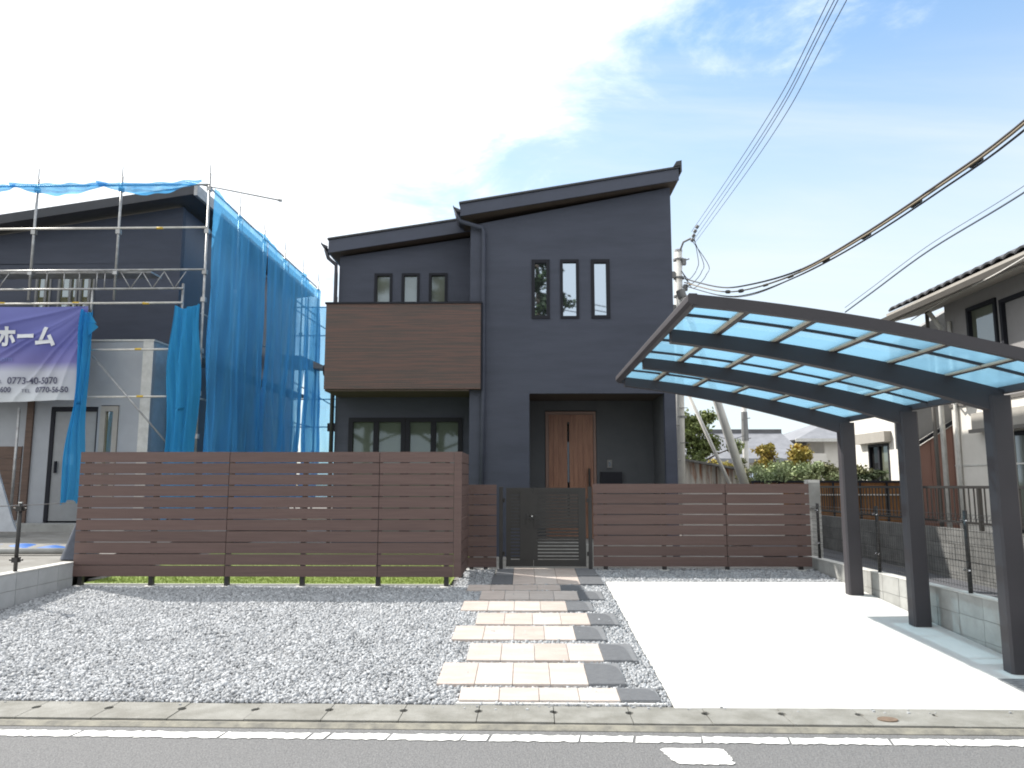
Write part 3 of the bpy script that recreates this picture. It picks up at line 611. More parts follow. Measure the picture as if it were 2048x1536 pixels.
# balcony
bl = thing('balcony', loc=(-2.3, 13.9, 3.3), parent=H)
box('front_panel', 'balcony', bl, -3.70, -.815, 13.62, 13.74, 3.36, 4.955)
box('side_panel', 'balcony', bl, -3.70, -3.58, 13.742, 14.695, 3.36, 4.955); box('side_panel', 'balcony', bl, -.935, -.815, 13.742, 13.797, 3.36, 4.955)
MB().box(-3.72, -.795, 13.60, 13.76, 4.957, 4.99).box(-3.72, -3.56, 13.762, 14.695, 4.957, 4.99).build('top_rail', 'sash', bl)
MB().box(-.812, -.797, 13.61, 13.79, 3.34, 4.955).build('corner_trim', 'sash', bl)
box('floor', 'soffit', bl, -3.69, -1.035, 13.66, 14.695, 3.325, 3.357)
MB().tube([(-3.86, 14.2, 3.79), (-3.70, 14.2, 3.79)], .11, 12).build('vent_hood', 'sash', bl)
box('wall_light', 'sash', H, -3.92, -3.752, 14.78, 14.92, 2.66, 2.82)

# ---------------------------------------------------------------- the half built house behind scaffolding
LH = thing('unfinished_house', 'half finished charcoal house with white entrance block behind the scaffolding', 'house', (-11, 18, .8))
def htop(x): return 8.06 + (x + 8.0) * .155
wu = [(-11.36, -10.99, 5.2, 6.56), (-10.83, -10.37, 5.2, 6.56), (-10.33, -9.97, 5.2, 6.56)]
m = MB(); wall_holes(m, -17, -8.0, 16.8, 16.95, .7, 6.7, wu); m.prism([(-17, 6.7), (-8.0, 6.7), (-8.0, htop(-8)), (-17, htop(-17))], 1, 16.8, 16.95); m.build('wall', 'siding', LH)
box('side_wall', 'fascia', LH, -8.15, -8.0, 16.952, 25.5, .7, 8.04)
for a, b, c_, d in wu: window(LH, a, b, c_, d, 16.81, gm='glass_yellow', fm='pole_dark', mull=((a + b) / 2 + .05,))
MB().prism([(-18, htop(-18) + .30), (-7.55, htop(-7.55) + .26), (-7.55, htop(-7.55) + .05), (-18, htop(-18) + .07)], 1, 16.3, 25.9).build('roof', 'roof', LH)
MB().box(-7.548, -7.47, 16.3, 25.9, htop(-7.55) + .02, htop(-7.55) + .28).build('fascia', 'steel', LH)
EN = 15.95
m = MB(); wall_holes(m, -14.5, -8.08, EN, EN + .12, .70, 4.70, [(-9.14, -8.74, 1.3, 3.30), (-10.22, -9.2, .80, 3.27)]); m.build('entrance_wall', 'white_panel', LH)
box('entrance_side', 'silver', LH, -8.2, -8.08, EN + .122, 16.795, .7, 4.70); box('entrance_trim', 'cap', LH, -8.3, -8.075, EN - .012, EN - .001, .7, 4.70)
box('entrance_top', 'cap', LH, -14.5, -8.06, EN - .02, 16.795, 4.702, 4.74)
window(LH, -9.13, -8.75, 1.3, 3.28, EN + .0, fr=.11, gm='glass_yellow', fm='eave')
dd = MB(); dd.box(-10.21, -10.13, EN - .01, EN + .1, .82, 3.26).box(-10.13, -9.22, EN - .01, EN + .1, 3.17, 3.26).box(-9.22, -9.20, EN - .01, EN + .1, .82, 3.26); d0 = dd.build('door_frame', 'sash', LH)
box('door_leaf', 'door_grey', d0, -10.128, -9.222, EN + .02, EN + .08, .84, 3.165)
MB().tube([(-10.03, EN - .02, 1.85), (-10.03, EN - .02, 2.10)], .03, 8).build('door_handle', 'sash', d0)
box('notice', 'paper', d0, -9.85, -9.66, EN + .012, EN + .018, 2.02, 2.25)
box('corner_board', 'wood_brown', LH, -10.72, -10.58, EN - .05, EN - .002, .7, 3.62)
for k in range(6): box('timber_panel', 'wood_brown', LH, -13.5, -10.78, EN - .03, EN - .003, .86 + k * .26, .86 + k * .26 + .254)
box('plinth', 'block', LH, -14.4, -8.2, EN - .5, EN - .056, .62, .80)

# ---------------------------------------------------------------- scaffold
SC = thing('scaffold', 'grey pipe scaffolding wrapped round the unfinished house', 'scaffolding', (-8.7, 17, .7))
FY, SX = 15.45, -6.82
def pipe(p, q, r=.025, mt='steel', name='pipe', parent=None): return MB().tube([p, q], r, 8).build(name, mt, parent or SC, smooth=True)
for x, z0, z1 in ((-12.4, .7, 8.2), (-10.58, 5.5, 8.2), (-8.74, 5.5, 8.25), (SX, .7, 8.3)):
    pipe((x, FY, z0), (x, FY, z1), .028, name='standard'); pipe((x, FY, z1), (x, FY, z1 + .28), .010)
    for z_ in (2.6, 3.5, 4.4, 5.5, 6.1, 7.0, 7.95):
        if z0 < z_ < z1: box('coupler', 'steel', SC, x - .045, x + .045, FY - .045, FY + .045, z_ - .05, z_ + .05)
pipe((-10.58, FY, .7), (-10.58, FY, 3.2), .028, name='standard'); pipe((-9.20, FY - .02, 5.0), (-9.20, FY - .02, 5.75), .028, name='standard')
pipe((-7.27, FY, .7), (-7.27, FY, 5.85), .028, name='standard')
for z_, a, b, mt in ((8.02, -13, SX, 'steel'), (7.06, -13, SX, 'steel_white'), (6.13, -13, SX, 'steel'), (5.72, -13, -7.25, 'steel'), (5.41, -13, -7.25, 'steel_white')): pipe((a, FY - .03, z_), (b, FY - .03, z_ + .02), .024, mt, 'ledger')
for z_ in (4.42, 3.42): pipe((-9.15, FY - .03, z_), (-7.25, FY - .03, z_ + .01), .024, 'steel_white', 'ledger')
for z_, x in ((7.07, -7.9), (5.43, -9.6), (5.42, -8.1), (4.43, -8.2), (3.43, -8.1), (5.43, -11.2)): pipe((x, FY - .03, z_), (x + .14, FY - .03, z_), .027, 'yellow', 'joint_tape')
x = -8.62; up = True                                               # lattice of the bridging truss
while x < -7.3:
    x2 = x + .235; pipe((x, FY - .03, 6.11 if up else 5.74), (x2, FY - .03, 5.74 if up else 6.11), .011, name='brace'); x = x2; up = not up
for x in (-12.4, -12.17, -11.94, -11.7, -11.47, -11.24): pipe((x, FY - .03, 6.11 if int(x * 100) % 2 else 5.74), (x + .23, FY - .03, 5.74 if int(x * 100) % 2 else 6.11), .011, name='brace')
for x in (-10.2, -9.83, -9.5, -9.12, -8.95): pipe((x, FY - .03, 5.73), (x, FY - .03, 6.12), .012, name='brace')
pipe((-9.1, FY - .05, 4.30), (-7.3, FY - .05, 2.35), .020, 'steel', 'brace'); pipe((-7.35, FY, 8.12), (-5.3, FY + .1, 7.72), .016, 'steel', 'guy_pipe')
MB().tube([(-5.34, FY + .1, 7.73), (-5.27, FY + .1, 7.715)], .032, 8).build('coupler', 'steel', SC)
box('walkboard', 'steel', SC, -12.6, -8.0, FY + .05, FY + .5, 6.10, 6.14)
ys = [FY + 1.72 * k for k in range(1, 6)]
for y in ys:
    pipe((SX, y, .75), (SX, y, 8.2), .026, name='standard'); pipe((SX, y, 8.2), (SX, y, 8.55), .009)
    for z_ in (2.6, 4.4, 6.1, 7.9): box('coupler', 'steel', SC, SX - .04, SX + .04, y - .04, y + .04, z_ - .05, z_ + .05)
for z_ in (8.02, 7.06, 5.2, 3.4): pipe((SX - .03, FY, z_), (SX - .03, 24.2, z_ - .02), .02, 'steel', 'ledger')
for k, y in enumerate([FY + .1] + ys[:-1]): box('walkboard', 'pole_dark', SC, SX - .75, SX - .15, y, y + 1.66, 4.32, 4.37)
# rear return of the scaffold, seen between the houses
RY = 24.1
for x in (-7.55, -7.15, -6.82, -6.2, -5.4): pipe((x, RY, .8), (x, RY, 7.7), .028, name='standard')
for z_ in (7.35, 6.4, 5.3, 4.3, 3.4, 2.5): pipe((-7.7, RY, z_), (-5.2, RY, z_), .020, name='ledger')
pipe((-7.6, RY, 7.3), (-5.4, RY, 5.9), .018, name='brace'); pipe((-7.6, RY, 4.9), (-5.4, RY, 3.6), .018, name='brace')
MB().prism([(-7.7, 5.65), (-7.1, 5.62), (-6.15, 5.2), (-7.7, 5.25)], 1, RY - .7, RY - .1).build('walkboard', 'pole_dark', SC)

# netting: each hung sheet is its own thing
def fold(u, v, ph): return .05 * math.sin(u * 7 + ph + 2.2 * math.sin(v * 2.3 + ph)) + .03 * math.sin(u * 19 + 2 * ph + 3.5 * v) + .02 * math.sin(u * 33 - v * 9 + ph) + .012 * math.sin(u * 51 + v * 14)
def net_side(label, y0, y1, z0, z1, ph, mt='net', x=SX + .10):
    m = MB()
    def f(u, v):
        y = y0 + (y1 - y0) * u; amp = .35 + 1.5 * (1 - v) ** .8
        sag = .10 * math.sin(math.pi * u) ** 2 if v > .98 else 0
        return (x + fold(u * (y1 - y0) / 1.7, v, ph) * amp, y + .05 * math.sin(v * 5 + ph) * (1 - v), z0 + (z1 - z0) * v - sag)
    m.grid(f, 56, 40); o = m.build('scaffold_net', mt, smooth=True); return props(o, label, 'netting', 'blue mesh sheets hung on the scaffold')
net_side('blue mesh sheet hung at the near corner of the scaffold side', FY + .02, ys[1] + .03, 1.0, 7.98, .4)
net_side('middle blue mesh sheet on the long scaffold side', ys[1] - .02, ys[3] + .03, 1.0, 7.95, 2.1)
net_side('blue mesh sheet at the far end of the long scaffold side', ys[3] - .02, RY + .02, 1.0, 7.90, 3.7)
m = MB(); m.grid(lambda u, v: (-7.0 + 1.35 * u - .12 * (1 - v), RY - .12 + fold(u * 1.0, v, 1.1) * (1.2 - v), .9 + 6.45 * v), 30, 40)
props(m.build('scaffold_net', 'net_pale', smooth=True), 'pale cyan mesh sheet facing the street between the two houses', 'netting', 'blue mesh sheets hung on the scaffold')
def hang(label, cx, w, z0, z1, y, mt='net_thick', ph=0., lean=0., wf=None):
    m = MB()
    def f(u, v):
        ww = w * (wf(v) if wf else 1); a = (u - .5); x = cx(v) + a * ww + .02 * math.sin(v * 11 + ph)
        return (x, y - .10 - .09 * math.cos(a * math.pi) + .045 * math.sin(u * 17 + ph + 2 * math.sin(v * 4)) + .02 * math.sin(u * 37 + v * 7), z0 + (z1 - z0) * v + .05 * math.sin(u * 6 + ph) * (1 if v > .5 else -1))
    m.grid(f, 34, 60); o = m.build('scaffold_net', mt, smooth=True); return props(o, label, 'netting', 'blue mesh sheets hung on the scaffold')
hang('bunched blue mesh tied back in a narrow bundle beside the banner', lambda v: -9.19 + .12 * (1 - v) ** 2 * -1 + .0, .38, 1.25, 5.22, FY - .05, ph=.8, wf=lambda v: 1.05 - .45 * v + .22 * math.sin(v * 9))
hang('gathered blue mesh hanging left of the scaffold corner pole', lambda v: -7.10 - .02 * v, .66, .9, 5.32, FY + .0, ph=2.0, wf=lambda v: .98 + .12 * math.sin(v * 10 + 1))
m = MB(); m.quad((-9.19, FY - .2, 5.13), (-8.88, FY - .26, 4.86), (-9.10, FY - .22, 4.70)); m.quad((-9.12, FY - .2, 5.2), (-8.90, FY - .3, 4.93), (-9.16, FY - .2, 4.98)); props(m.build('net_corner', 'net_thick'), 'loose flap of blue mesh sticking out beside the banner', 'netting')
def roll(label, x0, x1, z, sag, ph, mt='net'):
    m = MB()
    def f(u, v):
        s_ = sag * math.sin(math.pi * u); h_ = .07 + .20 * math.sin(math.pi * u) ** 1.2
        return (x0 + (x1 - x0) * u, FY - .06 - .07 * math.sin(v * math.pi) + .02 * math.sin(u * 30 + v * 5), z(x0 + (x1 - x0) * u) - s_ + (v - .5) * h_ + .012 * math.sin(u * 23 + ph))
    m.grid(f, 44, 8); return props(m.build('scaffold_net', mt, smooth=True), label, 'netting', 'blue mesh sheets rolled up on the top rail')
roll('rolled blue mesh drooping along the top rail at far left', -11.15, -9.0, lambda x: 8.06, .12, 0)
roll('rolled blue mesh sagging below the top rail near the corner', -9.25, -6.95, lambda x: 8.08 + .02 * (x + 9.2), .16, 1.3)
roll('short end of rolled blue mesh at the left picture edge', -12.8, -11.0, lambda x: 8.05, .16, 2)

# ---------------------------------------------------------------- banner
BY = FY - .12
def bw_(x, z):
    d = ((x + 9.21) * .62 + (z - 5.33) * .8)
    an_ = math.atan2(5.42 - z, -9.08 - x); rr_ = math.hypot(5.42 - z, -9.08 - x)
    rid = -.055 * min(1, rr_ * .7) * ((1 - abs(math.sin(5.5 * an_ + .3))) ** 4 + .6 * (1 - abs(math.sin(9 * an_ + 1.0))) ** 5)
    return rid - .03 * math.sin(4.2 * (x * .55 + z)) * math.exp(-abs(x + 9.3) * .25) - .03 * math.sin(11 * math.atan2(5.4 - z, -9.1 - x + .01)) * min(1, (5.5 - z) * .8)
bt = bpy.data.materials.new('banner_print'); bt.use_nodes = True; t = bt.node_tree; b = t.nodes['Principled BSDF']; b.inputs['Roughness'].default_value = .5
g_ = t.nodes.new("ShaderNodeNewGeometry"); sx_ = t.nodes.new("ShaderNodeSeparateXYZ"); t.links.new(g_.outputs['Position'], sx_.inputs[0])
r_ = t.nodes.new("ShaderNodeMapRange"); r_.inputs[1].default_value = 5.33; r_.inputs[2].default_value = 3.35; t.links.new(sx_.outputs[2], r_.inputs[0])
cr = t.nodes.new("ShaderNodeValToRGB"); t.links.new(r_.outputs[0], cr.inputs[0]); e = cr.color_ramp.elements
e[0].position = 0; e[0].color = (.115, .125, .36, 1); e[1].position = 1; e[1].color = (.50, .52, .54, 1)
for p_, c_ in ((.42, (.075, .08, .29, 1)), (.60, (.15, .14, .36, 1)), (.70, (.42, .43, .50, 1))): q_ = e.new(p_); q_.color = c_
t.links.new(cr.outputs[0], b.inputs['Base Color'])
bn = thing('banner', 'purple and white builder banner with white lettering and phone numbers on scaffold', 'banner', (-10.6, BY, 3.3))
def bx(x, v): return x
xr = lambda z: -9.30 + (z - 3.35) * .055
m = MB(); m.grid(lambda u, v: ((-13.2 + (xr(3.35 + 1.98 * v) + 13.2) * u), BY + bw_(-13.2 + 3.95 * u, 3.35 + 1.98 * v), 3.35 + 1.98 * v + (-.05 * math.sin(math.pi * min(1, u * 1.1)) if v == 0 else 0)), 170, 80)
m.build('cloth', bt, bn, smooth=True)
M['print_white'] = mat('print_white', (.62, .63, .66), .6); M['print_faint'] = mat('print_faint', (.16, .2, .45), .6); M['print_dark'] = mat('print_dark', (.07, .07, .12), .6)
dgp = bpy.context.evaluated_depsgraph_get()
def lettering(txt, x, z, h, mt, bold=0., sx=1.0, align='LEFT'):
    cu = bpy.data.curves.new('lettering', 'FONT'); cu.body = txt; cu.size = h; cu.align_x = align; cu.offset = bold; cu.resolution_u = 3
    ob = bpy.data.objects.new('tmp', cu); col.objects.link(ob); bpy.context.view_layer.update()
    me = bpy.data.meshes.new_from_object(ob.evaluated_get(bpy.context.evaluated_depsgraph_get())); bpy.data.objects.remove(ob); bpy.data.curves.remove(cu)
    for v in me.vertices:
        X = x + v.co.x * sx; Z = z + v.co.y; v.co = (X, BY + bw_(X, Z) - .022, Z)
    me.materials.clear(); me.materials.append(M[mt]); me.name = 'lettering'
    me.transform(Matrix.Translation((-x, -BY, -z)))
    return place('lettering', me, bn, (x, BY, z))
lettering('ホーム', -11.10, 4.52, .46, 'print_white', .020, .92)
lettering('ル', -11.50, 4.52, .46, 'print_white', .020, .92)
lettering('ts.com', -11.22, 4.16, .17, 'print_faint', .0, 1.1)
lettering('0773-40-5070', -10.78, 3.69, .20, 'print_dark', .003, .93)
lettering('TEL', -11.05, 3.70, .10, 'print_dark', 0, 1.1)
lettering('98-1600', -11.16, 3.51, .16, 'print_dark', .003, .88)
lettering('TEL', -10.48, 3.51, .10, 'print_dark', 0, 1.1)
lettering('0770-56-50', -10.20, 3.51, .165, 'print_dark', .003, .93)

# things lying about on the building site
m = MB(); m.grid(lambda u, v: (-9.6 + 2.4 * u + .12 * math.sin(v * 5), 11.5 + 1.25 * v + .06 * math.sin(u * 9), .625 + .02 * math.sin(u * 14) * math.sin(v * 9) + .012 * math.sin(u * 31 + v * 3)), 40, 16); props(m.build('tarp', 'tarp', smooth=True), 'crumpled bright blue tarp spread on the building site', 'tarp')
m = MB(); m.grid(lambda u, v: (-6.32 - (.25 - .19 * v) * math.cos(u * 2 * math.pi) , 10.75 + (.2 - .15 * v) * math.sin(u * 2 * math.pi) + .02 * math.sin(u * 20), .60 + .52 * v), 18, 8); props(m.build('rubble_sack', 'bag', smooth=True), 'grey sack slumped against the left end of the tall fence', 'sack')
m = MB(); m.prism([(-10.6, .75), (-9.45, .75), (-9.55, .95), (-9.95, 2.0), (-10.3, 2.2), (-10.6, 1.9)], 1, 14.0, 14.05); props(m.build('leaning_board', 'silver'), 'pale grey board propped up at the left edge of the site', 'board')
m = MB(); m.tube([(-12.6, 14.5, .84), (-10.2, 14.3, .86)], .06, 10); props(m.build('conduit', 'wall_cream', smooth=True), 'pale pipe lying on the ground by the grey door', 'pipe')
m = MB(); m.tube([(-9.6, 11.1, .66), (-6.3, 11.2, .66)], .045, 8); props(m.build('drain_pipe', 'block', smooth=True), 'grey drain pipe lying behind the low pale wall', 'pipe')

# ---------------------------------------------------------------- neighbour house on the right
NH = thing('neighbour_house', 'cream two storey house with tiled roof and deep eaves at right edge', 'house', (10, 11, .6))
NX = 7.6; NY = 13.45
def hwall(x0, x1, y0, y1, z0, z1, holes, mb):   # wall in the y-z plane with holes (y0,y1,z0,z1)
    ys_ = sorted({y0, y1, *[h[0] for h in holes], *[h[1] for h in holes]}); zs = sorted({z0, z1, *[h[2] for h in holes], *[h[3] for h in holes]})
    for i in range(len(ys_) - 1):
        for j in range(len(zs) - 1):
            cy, cz = (ys_[i] + ys_[i + 1]) / 2, (zs[j] + zs[j + 1]) / 2
            if not any(h[0] < cy < h[1] and h[2] < cz < h[3] for h in holes): mb.box(x0, x1, ys_[i], ys_[i + 1], zs[j], zs[j + 1])
    return mb
m = MB(); hwall(NX, NX + .15, 4, NY, .5, 2.97, [(9.6, 12.0, .9, 2.45)], m); m.build('lower_wall', 'wall_cream', NH)
m = MB(); hwall(NX, NX + .15, 4, NY, 3.03, 4.95, [(11.95, 12.75, 3.2, 4.62), (9.4, 11.85, 3.2, 4.55)], m); m.build('upper_wall', 'upper_wall', NH)
box('gable_wall', 'wall_cream', NH, NX + .155, 16, NY - .15, NY, .5, 4.95)
box('band', 'eave_dark', NH, NX - .03, NX + .15, 4, NY + .01, 2.972, 3.028); box('band', 'cap', NH, NX - .012, NX - .001, 4, NY, 1.94, 1.965); box('band', 'cap', NH, NX - .012, NX - .001, 4, NY, 3.60, 3.63)
def wwin(y0, y1, z0, z1, gm, mull=None):
    fr = .06; w = MB(); w.box(NX - .04, NX + .08, y0, y1, z1 - fr, z1).box(NX - .04, NX + .08, y0, y1, z0, z0 + fr).box(NX - .04, NX + .08, y0, y0 + fr, z0 + fr, z1 - fr).box(NX - .04, NX + .08, y1 - fr, y1, z0 + fr, z1 - fr)
    if mull: w.box(NX - .03, NX + .07, mull - .03, mull + .03, z0 + fr, z1 - fr)
    f = w.build('window', 'sash', NH); box('glass_pane', gm, f, NX + .03, NX + .04, y0 + fr - .003, y1 - fr + .003, z0 + fr - .003, z1 - fr + .003)
wwin(11.95, 12.75, 3.2, 4.62, 'glass_curtain'); wwin(9.4, 11.85, 3.2, 4.55, 'upper_wall', 10.6); wwin(9.6, 12.0, .9, 2.45, 'glass_curtain', 10.6)
box('shutter_box', 'eave', NH, NX - .16, NX - .002, 9.5, 12.62, 2.50, 2.80); box('awning', 'eave_dark', NH, NX - .22, NX - .165, 9.5, 12.62, 2.47, 2.53)
EXa = 6.95; ez = 4.70
MB().prism([(EXa, ez), (NX + .16, ez + .22), (NX + .16, ez + .18), (EXa, ez - .03)], 1, 4, 14.15).build('soffit', 'eave', NH)
MB().prism([(EXa - .03, ez - .04), (EXa - .001, ez - .04), (EXa - .001, ez + .15), (EXa - .03, ez + .15)], 1, 4, 14.2).build('fascia', 'eave', NH)
MB().prism([(EXa - .13, ez + .06), (EXa - .10, ez - .02), (EXa - .031, ez - .02), (EXa - .031, ez + .10)], 1, 4, 14.25).build('rain_gutter', 'eave_dark', NH)
MB().prism([(EXa, ez + .155), (12, ez + 2.3), (12, ez + 2.1), (EXa, ez + .02)], 1, 4, 14.2).build('roof_deck', 'roof', NH)
# roof tiles: three rows near the eave one by one
tm = MB(); tm.grid(lambda u, v: (.30 * v - .02, .135 * (u - .5) * 2, .045 * math.cos((u - .5) * math.pi * 1.0) + .05 + .425 * (.30 * v - .02)), 6, 1); tmesh = tm.mesh('roof_tile', 'tile_roof', (0, 0, 0)); 
for r0 in range(3):
    y = 5.0
    while y < 14.15:
        o = place('roof_tile', tmesh, NH, (EXa + .02 + .28 * r0, y, ez + .14 + .119 * r0)); o.modifiers.new('thickness', 'SOLIDIFY').thickness = .03; y += .265
MB().tube([(7.40, 13.60, 4.75), (7.62, 13.62, 4.45), (7.50, 13.60, 4.2), (7.50, 13.60, .6)], .045, 10).build('downpipe', 'cap', NH, smooth=True); MB().tube([(7.56, 13.25, 4.5), (7.56, 13.25, .6)], .035, 10).build('downpipe', 'cap', NH, smooth=True)
MB().tube([(7.42, 13.7, 4.9), (7.42, 13.7, .6)], .035, 8).build('downpipe', 'eave_dark', NH, smooth=True)
MB().tube([(7.50, 13.3, 3.12), (7.32, 13.2, 3.14), (7.25, 13.1, 3.3)], .02, 8).build('dish_arm', 'cap', NH)
m = MB(); m.grid(lambda u, v: (7.24 - .06 * (1 - v * v), 13.05 + .16 * v * math.cos(u * 2 * math.pi), 3.33 + .16 * v * math.sin(u * 2 * math.pi)), 16, 3); m.build('dish', 'cap', NH, smooth=True)
# rear wing, grey gable with the rust coloured screen in front
RW = thing('rear_wing', 'grey sided wing with rust coloured panels beside the cream house', 'annex', (8, 14.6, .6))
m = MB(); m.prism([(7.28, 2.30), (8.6, 3.10), (8.6, 5.2), (7.28, 4.4)], 1, 14.5, 14.9); m.build('wall', 'wall_grey', RW)
MB().prism([(7.24, 2.27), (8.6, 3.09), (8.6, 3.03), (7.24, 2.21)], 1, 14.40, 14.498).build('sloping_trim', 'sash', RW)
for k in range(6):
    a = 7.30 + k * .215; za = 2.27 + (a - 7.30) * .6; zb_ = 2.27 + (a + .21 - 7.30) * .6
    MB().prism([(a, .6), (a + .207, .6), (a + .207, zb_ - .06), (a, za - .06)], 1, 14.46 + .01 * (k % 2), 14.49).build('panel', 'red_panel', RW)
# orange brown board fence
OF = thing('board_fence', 'orange brown vertical board fence behind the bar railing', 'fence', (7, 17.2, .5))
x = 5.1; me = MB().box(0, .118, 0, .02, 0, 1.12).mesh('board', 'orange_board', (0, 0, 0))
while x < 8.85: place('board', me, OF, (x, 17.2 + random.uniform(0, .012), .52)); x += .122
box('top_rail', 'sash', OF, 5.1, 8.95, 17.17, 17.19, 1.64, 1.69); box('middle_rail', 'cap', OF, 5.1, 8.95, 17.16, 17.198, 1.36, 1.385)
x = 5.12
while x < 8.9: box('post', 'sash', OF, x, x + .03, 17.15, 17.198, .5, 1.64); x += .6

# ---------------------------------------------------------------- buildings further off
WH = thing('white_house', 'white sided house wall with shuttered sliding window behind the carport columns', 'house', (11, 19, .6))
m = MB(); WY0, WY1 = 16.6, 20.95
for a, b_, c_, d in ((WY0, 18.75, .5, 4.5), (19.9, WY1, .5, 4.5), (18.75, 19.9, .5, 1.55), (18.75, 19.9, 2.62, 4.5)): m.box(9.0, 9.15, a, b_, c_, d)
m.box(9.15, 13, WY1 - .15, WY1, .5, 4.5); m.build('wall', 'wall_white', WH)
w = MB()
for a, b_, c_, d in ((18.76, 19.89, 2.55, 2.61), (18.76, 19.89, 1.56, 1.62), (18.76, 18.83, 1.62, 2.55), (19.82, 19.89, 1.62, 2.55), (19.28, 19.36, 1.62, 2.55)): w.box(8.99, 9.1, a, b_, c_, d)
f_ = w.build('window', 'sash', WH)
box('glass_pane', 'glass_dark', f_, 9.05, 9.06, 19.36, 19.82, 1.62, 2.55); box('glass_pane', 'glass_curtain', f_, 9.05, 9.06, 18.83, 19.28, 1.62, 2.55)
box('shutter_box', 'eave', WH, 8.82, 8.998, 18.6, 20.35, 2.64, 2.90)
MB().prism([(8.7, 4.5), (13.4, 4.9), (13.4, 4.8), (8.7, 4.4)], 1, 16.4, 21.2).build('roof', 'roof_light', WH)
BH = thing('balcony_house', 'distant cream house with grey hipped roof and small balcony', 'house', (17, 43, .3))
box('wall', 'wall_cream', BH, 15.8, 22, 40, 48, -.3, 3.85); box('wall', 'wall_grey', BH, 14.95, 15.795, 42.5, 48, -.3, 3.8)
m = MB(); m.v = [(14.1, 39.3, 3.80), (23, 39.3, 3.80), (23, 49, 3.80), (14.1, 49, 3.80), (18, 43.5, 5.35), (20, 43.5, 5.35)]; m.f = [(0, 1, 5, 4), (1, 2, 5), (2, 3, 4, 5), (3, 0, 4), (3, 2, 1, 0)]; m.build('roof', 'roof_light', BH)
box('fascia', 'cap', BH, 14.05, 23.05, 39.22, 39.29, 3.68, 3.84); box('balcony', 'wall_cream', BH, 14.3, 15.7, 39.5, 41.5, 1.5, 3.08); window(BH, 15.05, 15.6, 2.9, 3.6, 42.45, gm='glass', fr=.04)
GH = thing('gabled_house', 'distant white gabled house with dark grey tiled roof', 'house', (20, 64, .3))
m = MB(); m.box(17.6, 24.5, 60, 67, -.3, 3.4); m.build('wall', 'wall_cream', GH)
m = MB(); m.prism([(60.1, 3.4), (66.9, 3.4), (63.5, 4.75)], 0, 17.62, 24.4); m.build('gable', 'wall_cream', GH)
m = MB(); m.prism([(59.6, 3.25), (63.5, 4.75), (67.4, 3.25), (67.4, 3.45), (63.5, 4.98), (59.6, 3.45)], 0, 17.9, 25.0); m.build('roof', 'tile_roof', GH)
for k in range(2): window(GH, 18.4 + 2.4 * k, 19.3 + 2.4 * k, 1.7, 2.7, 59.95, gm='glass', fr=.05)
TH = thing('tiled_house', 'low old house with grey tiled roof behind the rusty shed', 'house', (9, 38, .3))
box('wall', 'wall_cream', TH, 6.4, 12.5, 36, 42, -.3, 2.6); m = MB(); m.prism([(35.2, 2.5), (39, 3.9), (42.8, 2.5), (42.8, 2.7), (39, 4.15), (35.2, 2.7)], 0, 5.6, 13.2); m.build('roof', 'roof_light', TH); box('ridge', 'tile_roof', TH, 5.6, 13.2, 38.85, 39.15, 4.0, 4.3)
for k in range(3): window(TH, 7 + 1.7 * k, 8 + 1.7 * k, 1.2, 2.2, 35.95, gm='glass', fr=.05)
DH = thing('dark_roofed_house', 'far house with dark roof showing behind the tree', 'house', (11.5, 48, .3))
box('wall', 'wall_grey', DH, 9.8, 13.1, 46, 52, -.3, 3.6); m = MB(); m.prism([(45, 3.4), (49, 4.6), (53, 3.4), (53, 3.6), (49, 4.85), (45, 3.6)], 0, 9.2, 13.6); m.build('roof', 'tile_roof', DH)
SH = thing('rusty_shed', 'old corrugated iron shed with rust streaks beyond the low fence', 'shed', (6, 25, .4))
m = MB()
def shf(u, v): 
    x = 4.2 + 3.0 * u; return (x, 24 + .55 * u + .03 * math.sin(u * 3.0 / .075 * 2 * math.pi / 2.6), .3 + v * (2.42 - .17 * (x - 4.75) - .3))
m.grid(shf, 160, 1); m.build('corrugated_wall', 'rust', SH); MB().prism([(4.0, 2.55), (7.35, 1.98), (7.35, 1.92), (4.0, 2.48)], 1, 23.8, 27.5).build('roof', 'block_dark', SH)
for x_ in (4.9, 6.1, 7.0): box('batten', 'wood_brown', SH, x_, x_ + .05, 24.0 + .55 * (x_ - 4.2) / 3 - .06, 24.0 + .55 * (x_ - 4.2) / 3 - .03, .4, 2.35 - .17 * (x_ - 4.75))
# added pale wall, stands in for sunlit ground seen through the slat gaps
BWL = box('slat_gap_backing', 'wall_white', None, 3.4, 5.58, 16.5, 16.65, .3, 1.50); props(BWL, 'added pale wall standing in for sunlit ground behind the low fence slats', 'wall')

# ---------------------------------------------------------------- poles and wires
def cat(P, n=28):
    P = np.array(P, float); t = np.arange(len(P)); out = []
    for s_ in np.linspace(0, len(P) - 1, n):
        i = min(int(s_), len(P) - 2); f = s_ - i; p0 = P[max(i - 1, 0)]; p1 = P[i]; p2 = P[i + 1]; p3 = P[min(i + 2, len(P) - 1)]
        out.append(tuple(.5 * (2 * p1 + (p2 - p0) * f + (2 * p0 - 5 * p1 + 4 * p2 - p3) * f * f + (3 * p1 - p0 - 3 * p2 + p3) * f ** 3)))
    return out
UP = thing('utility_pole', 'round concrete utility pole rising right behind the charcoal house', 'utility pole', (3.98, 19.5, .3))
MB().tube([(3.955, 19.5, .2), (4.10, 19.5, 7.75)], .138, 18, .10).build('shaft', 'pole', UP, smooth=True)
MB().tube([(4.10, 19.5, 7.75), (4.10, 19.5, 7.80)], .11, 14).build('cap', 'porcelain', UP)
MB().tube([(4.12, 19.45, 7.72), (4.20, 19.3, 7.95), (4.38, 19.2, 8.02)], .028, 6).build('bracket', 'pole_dark', UP)
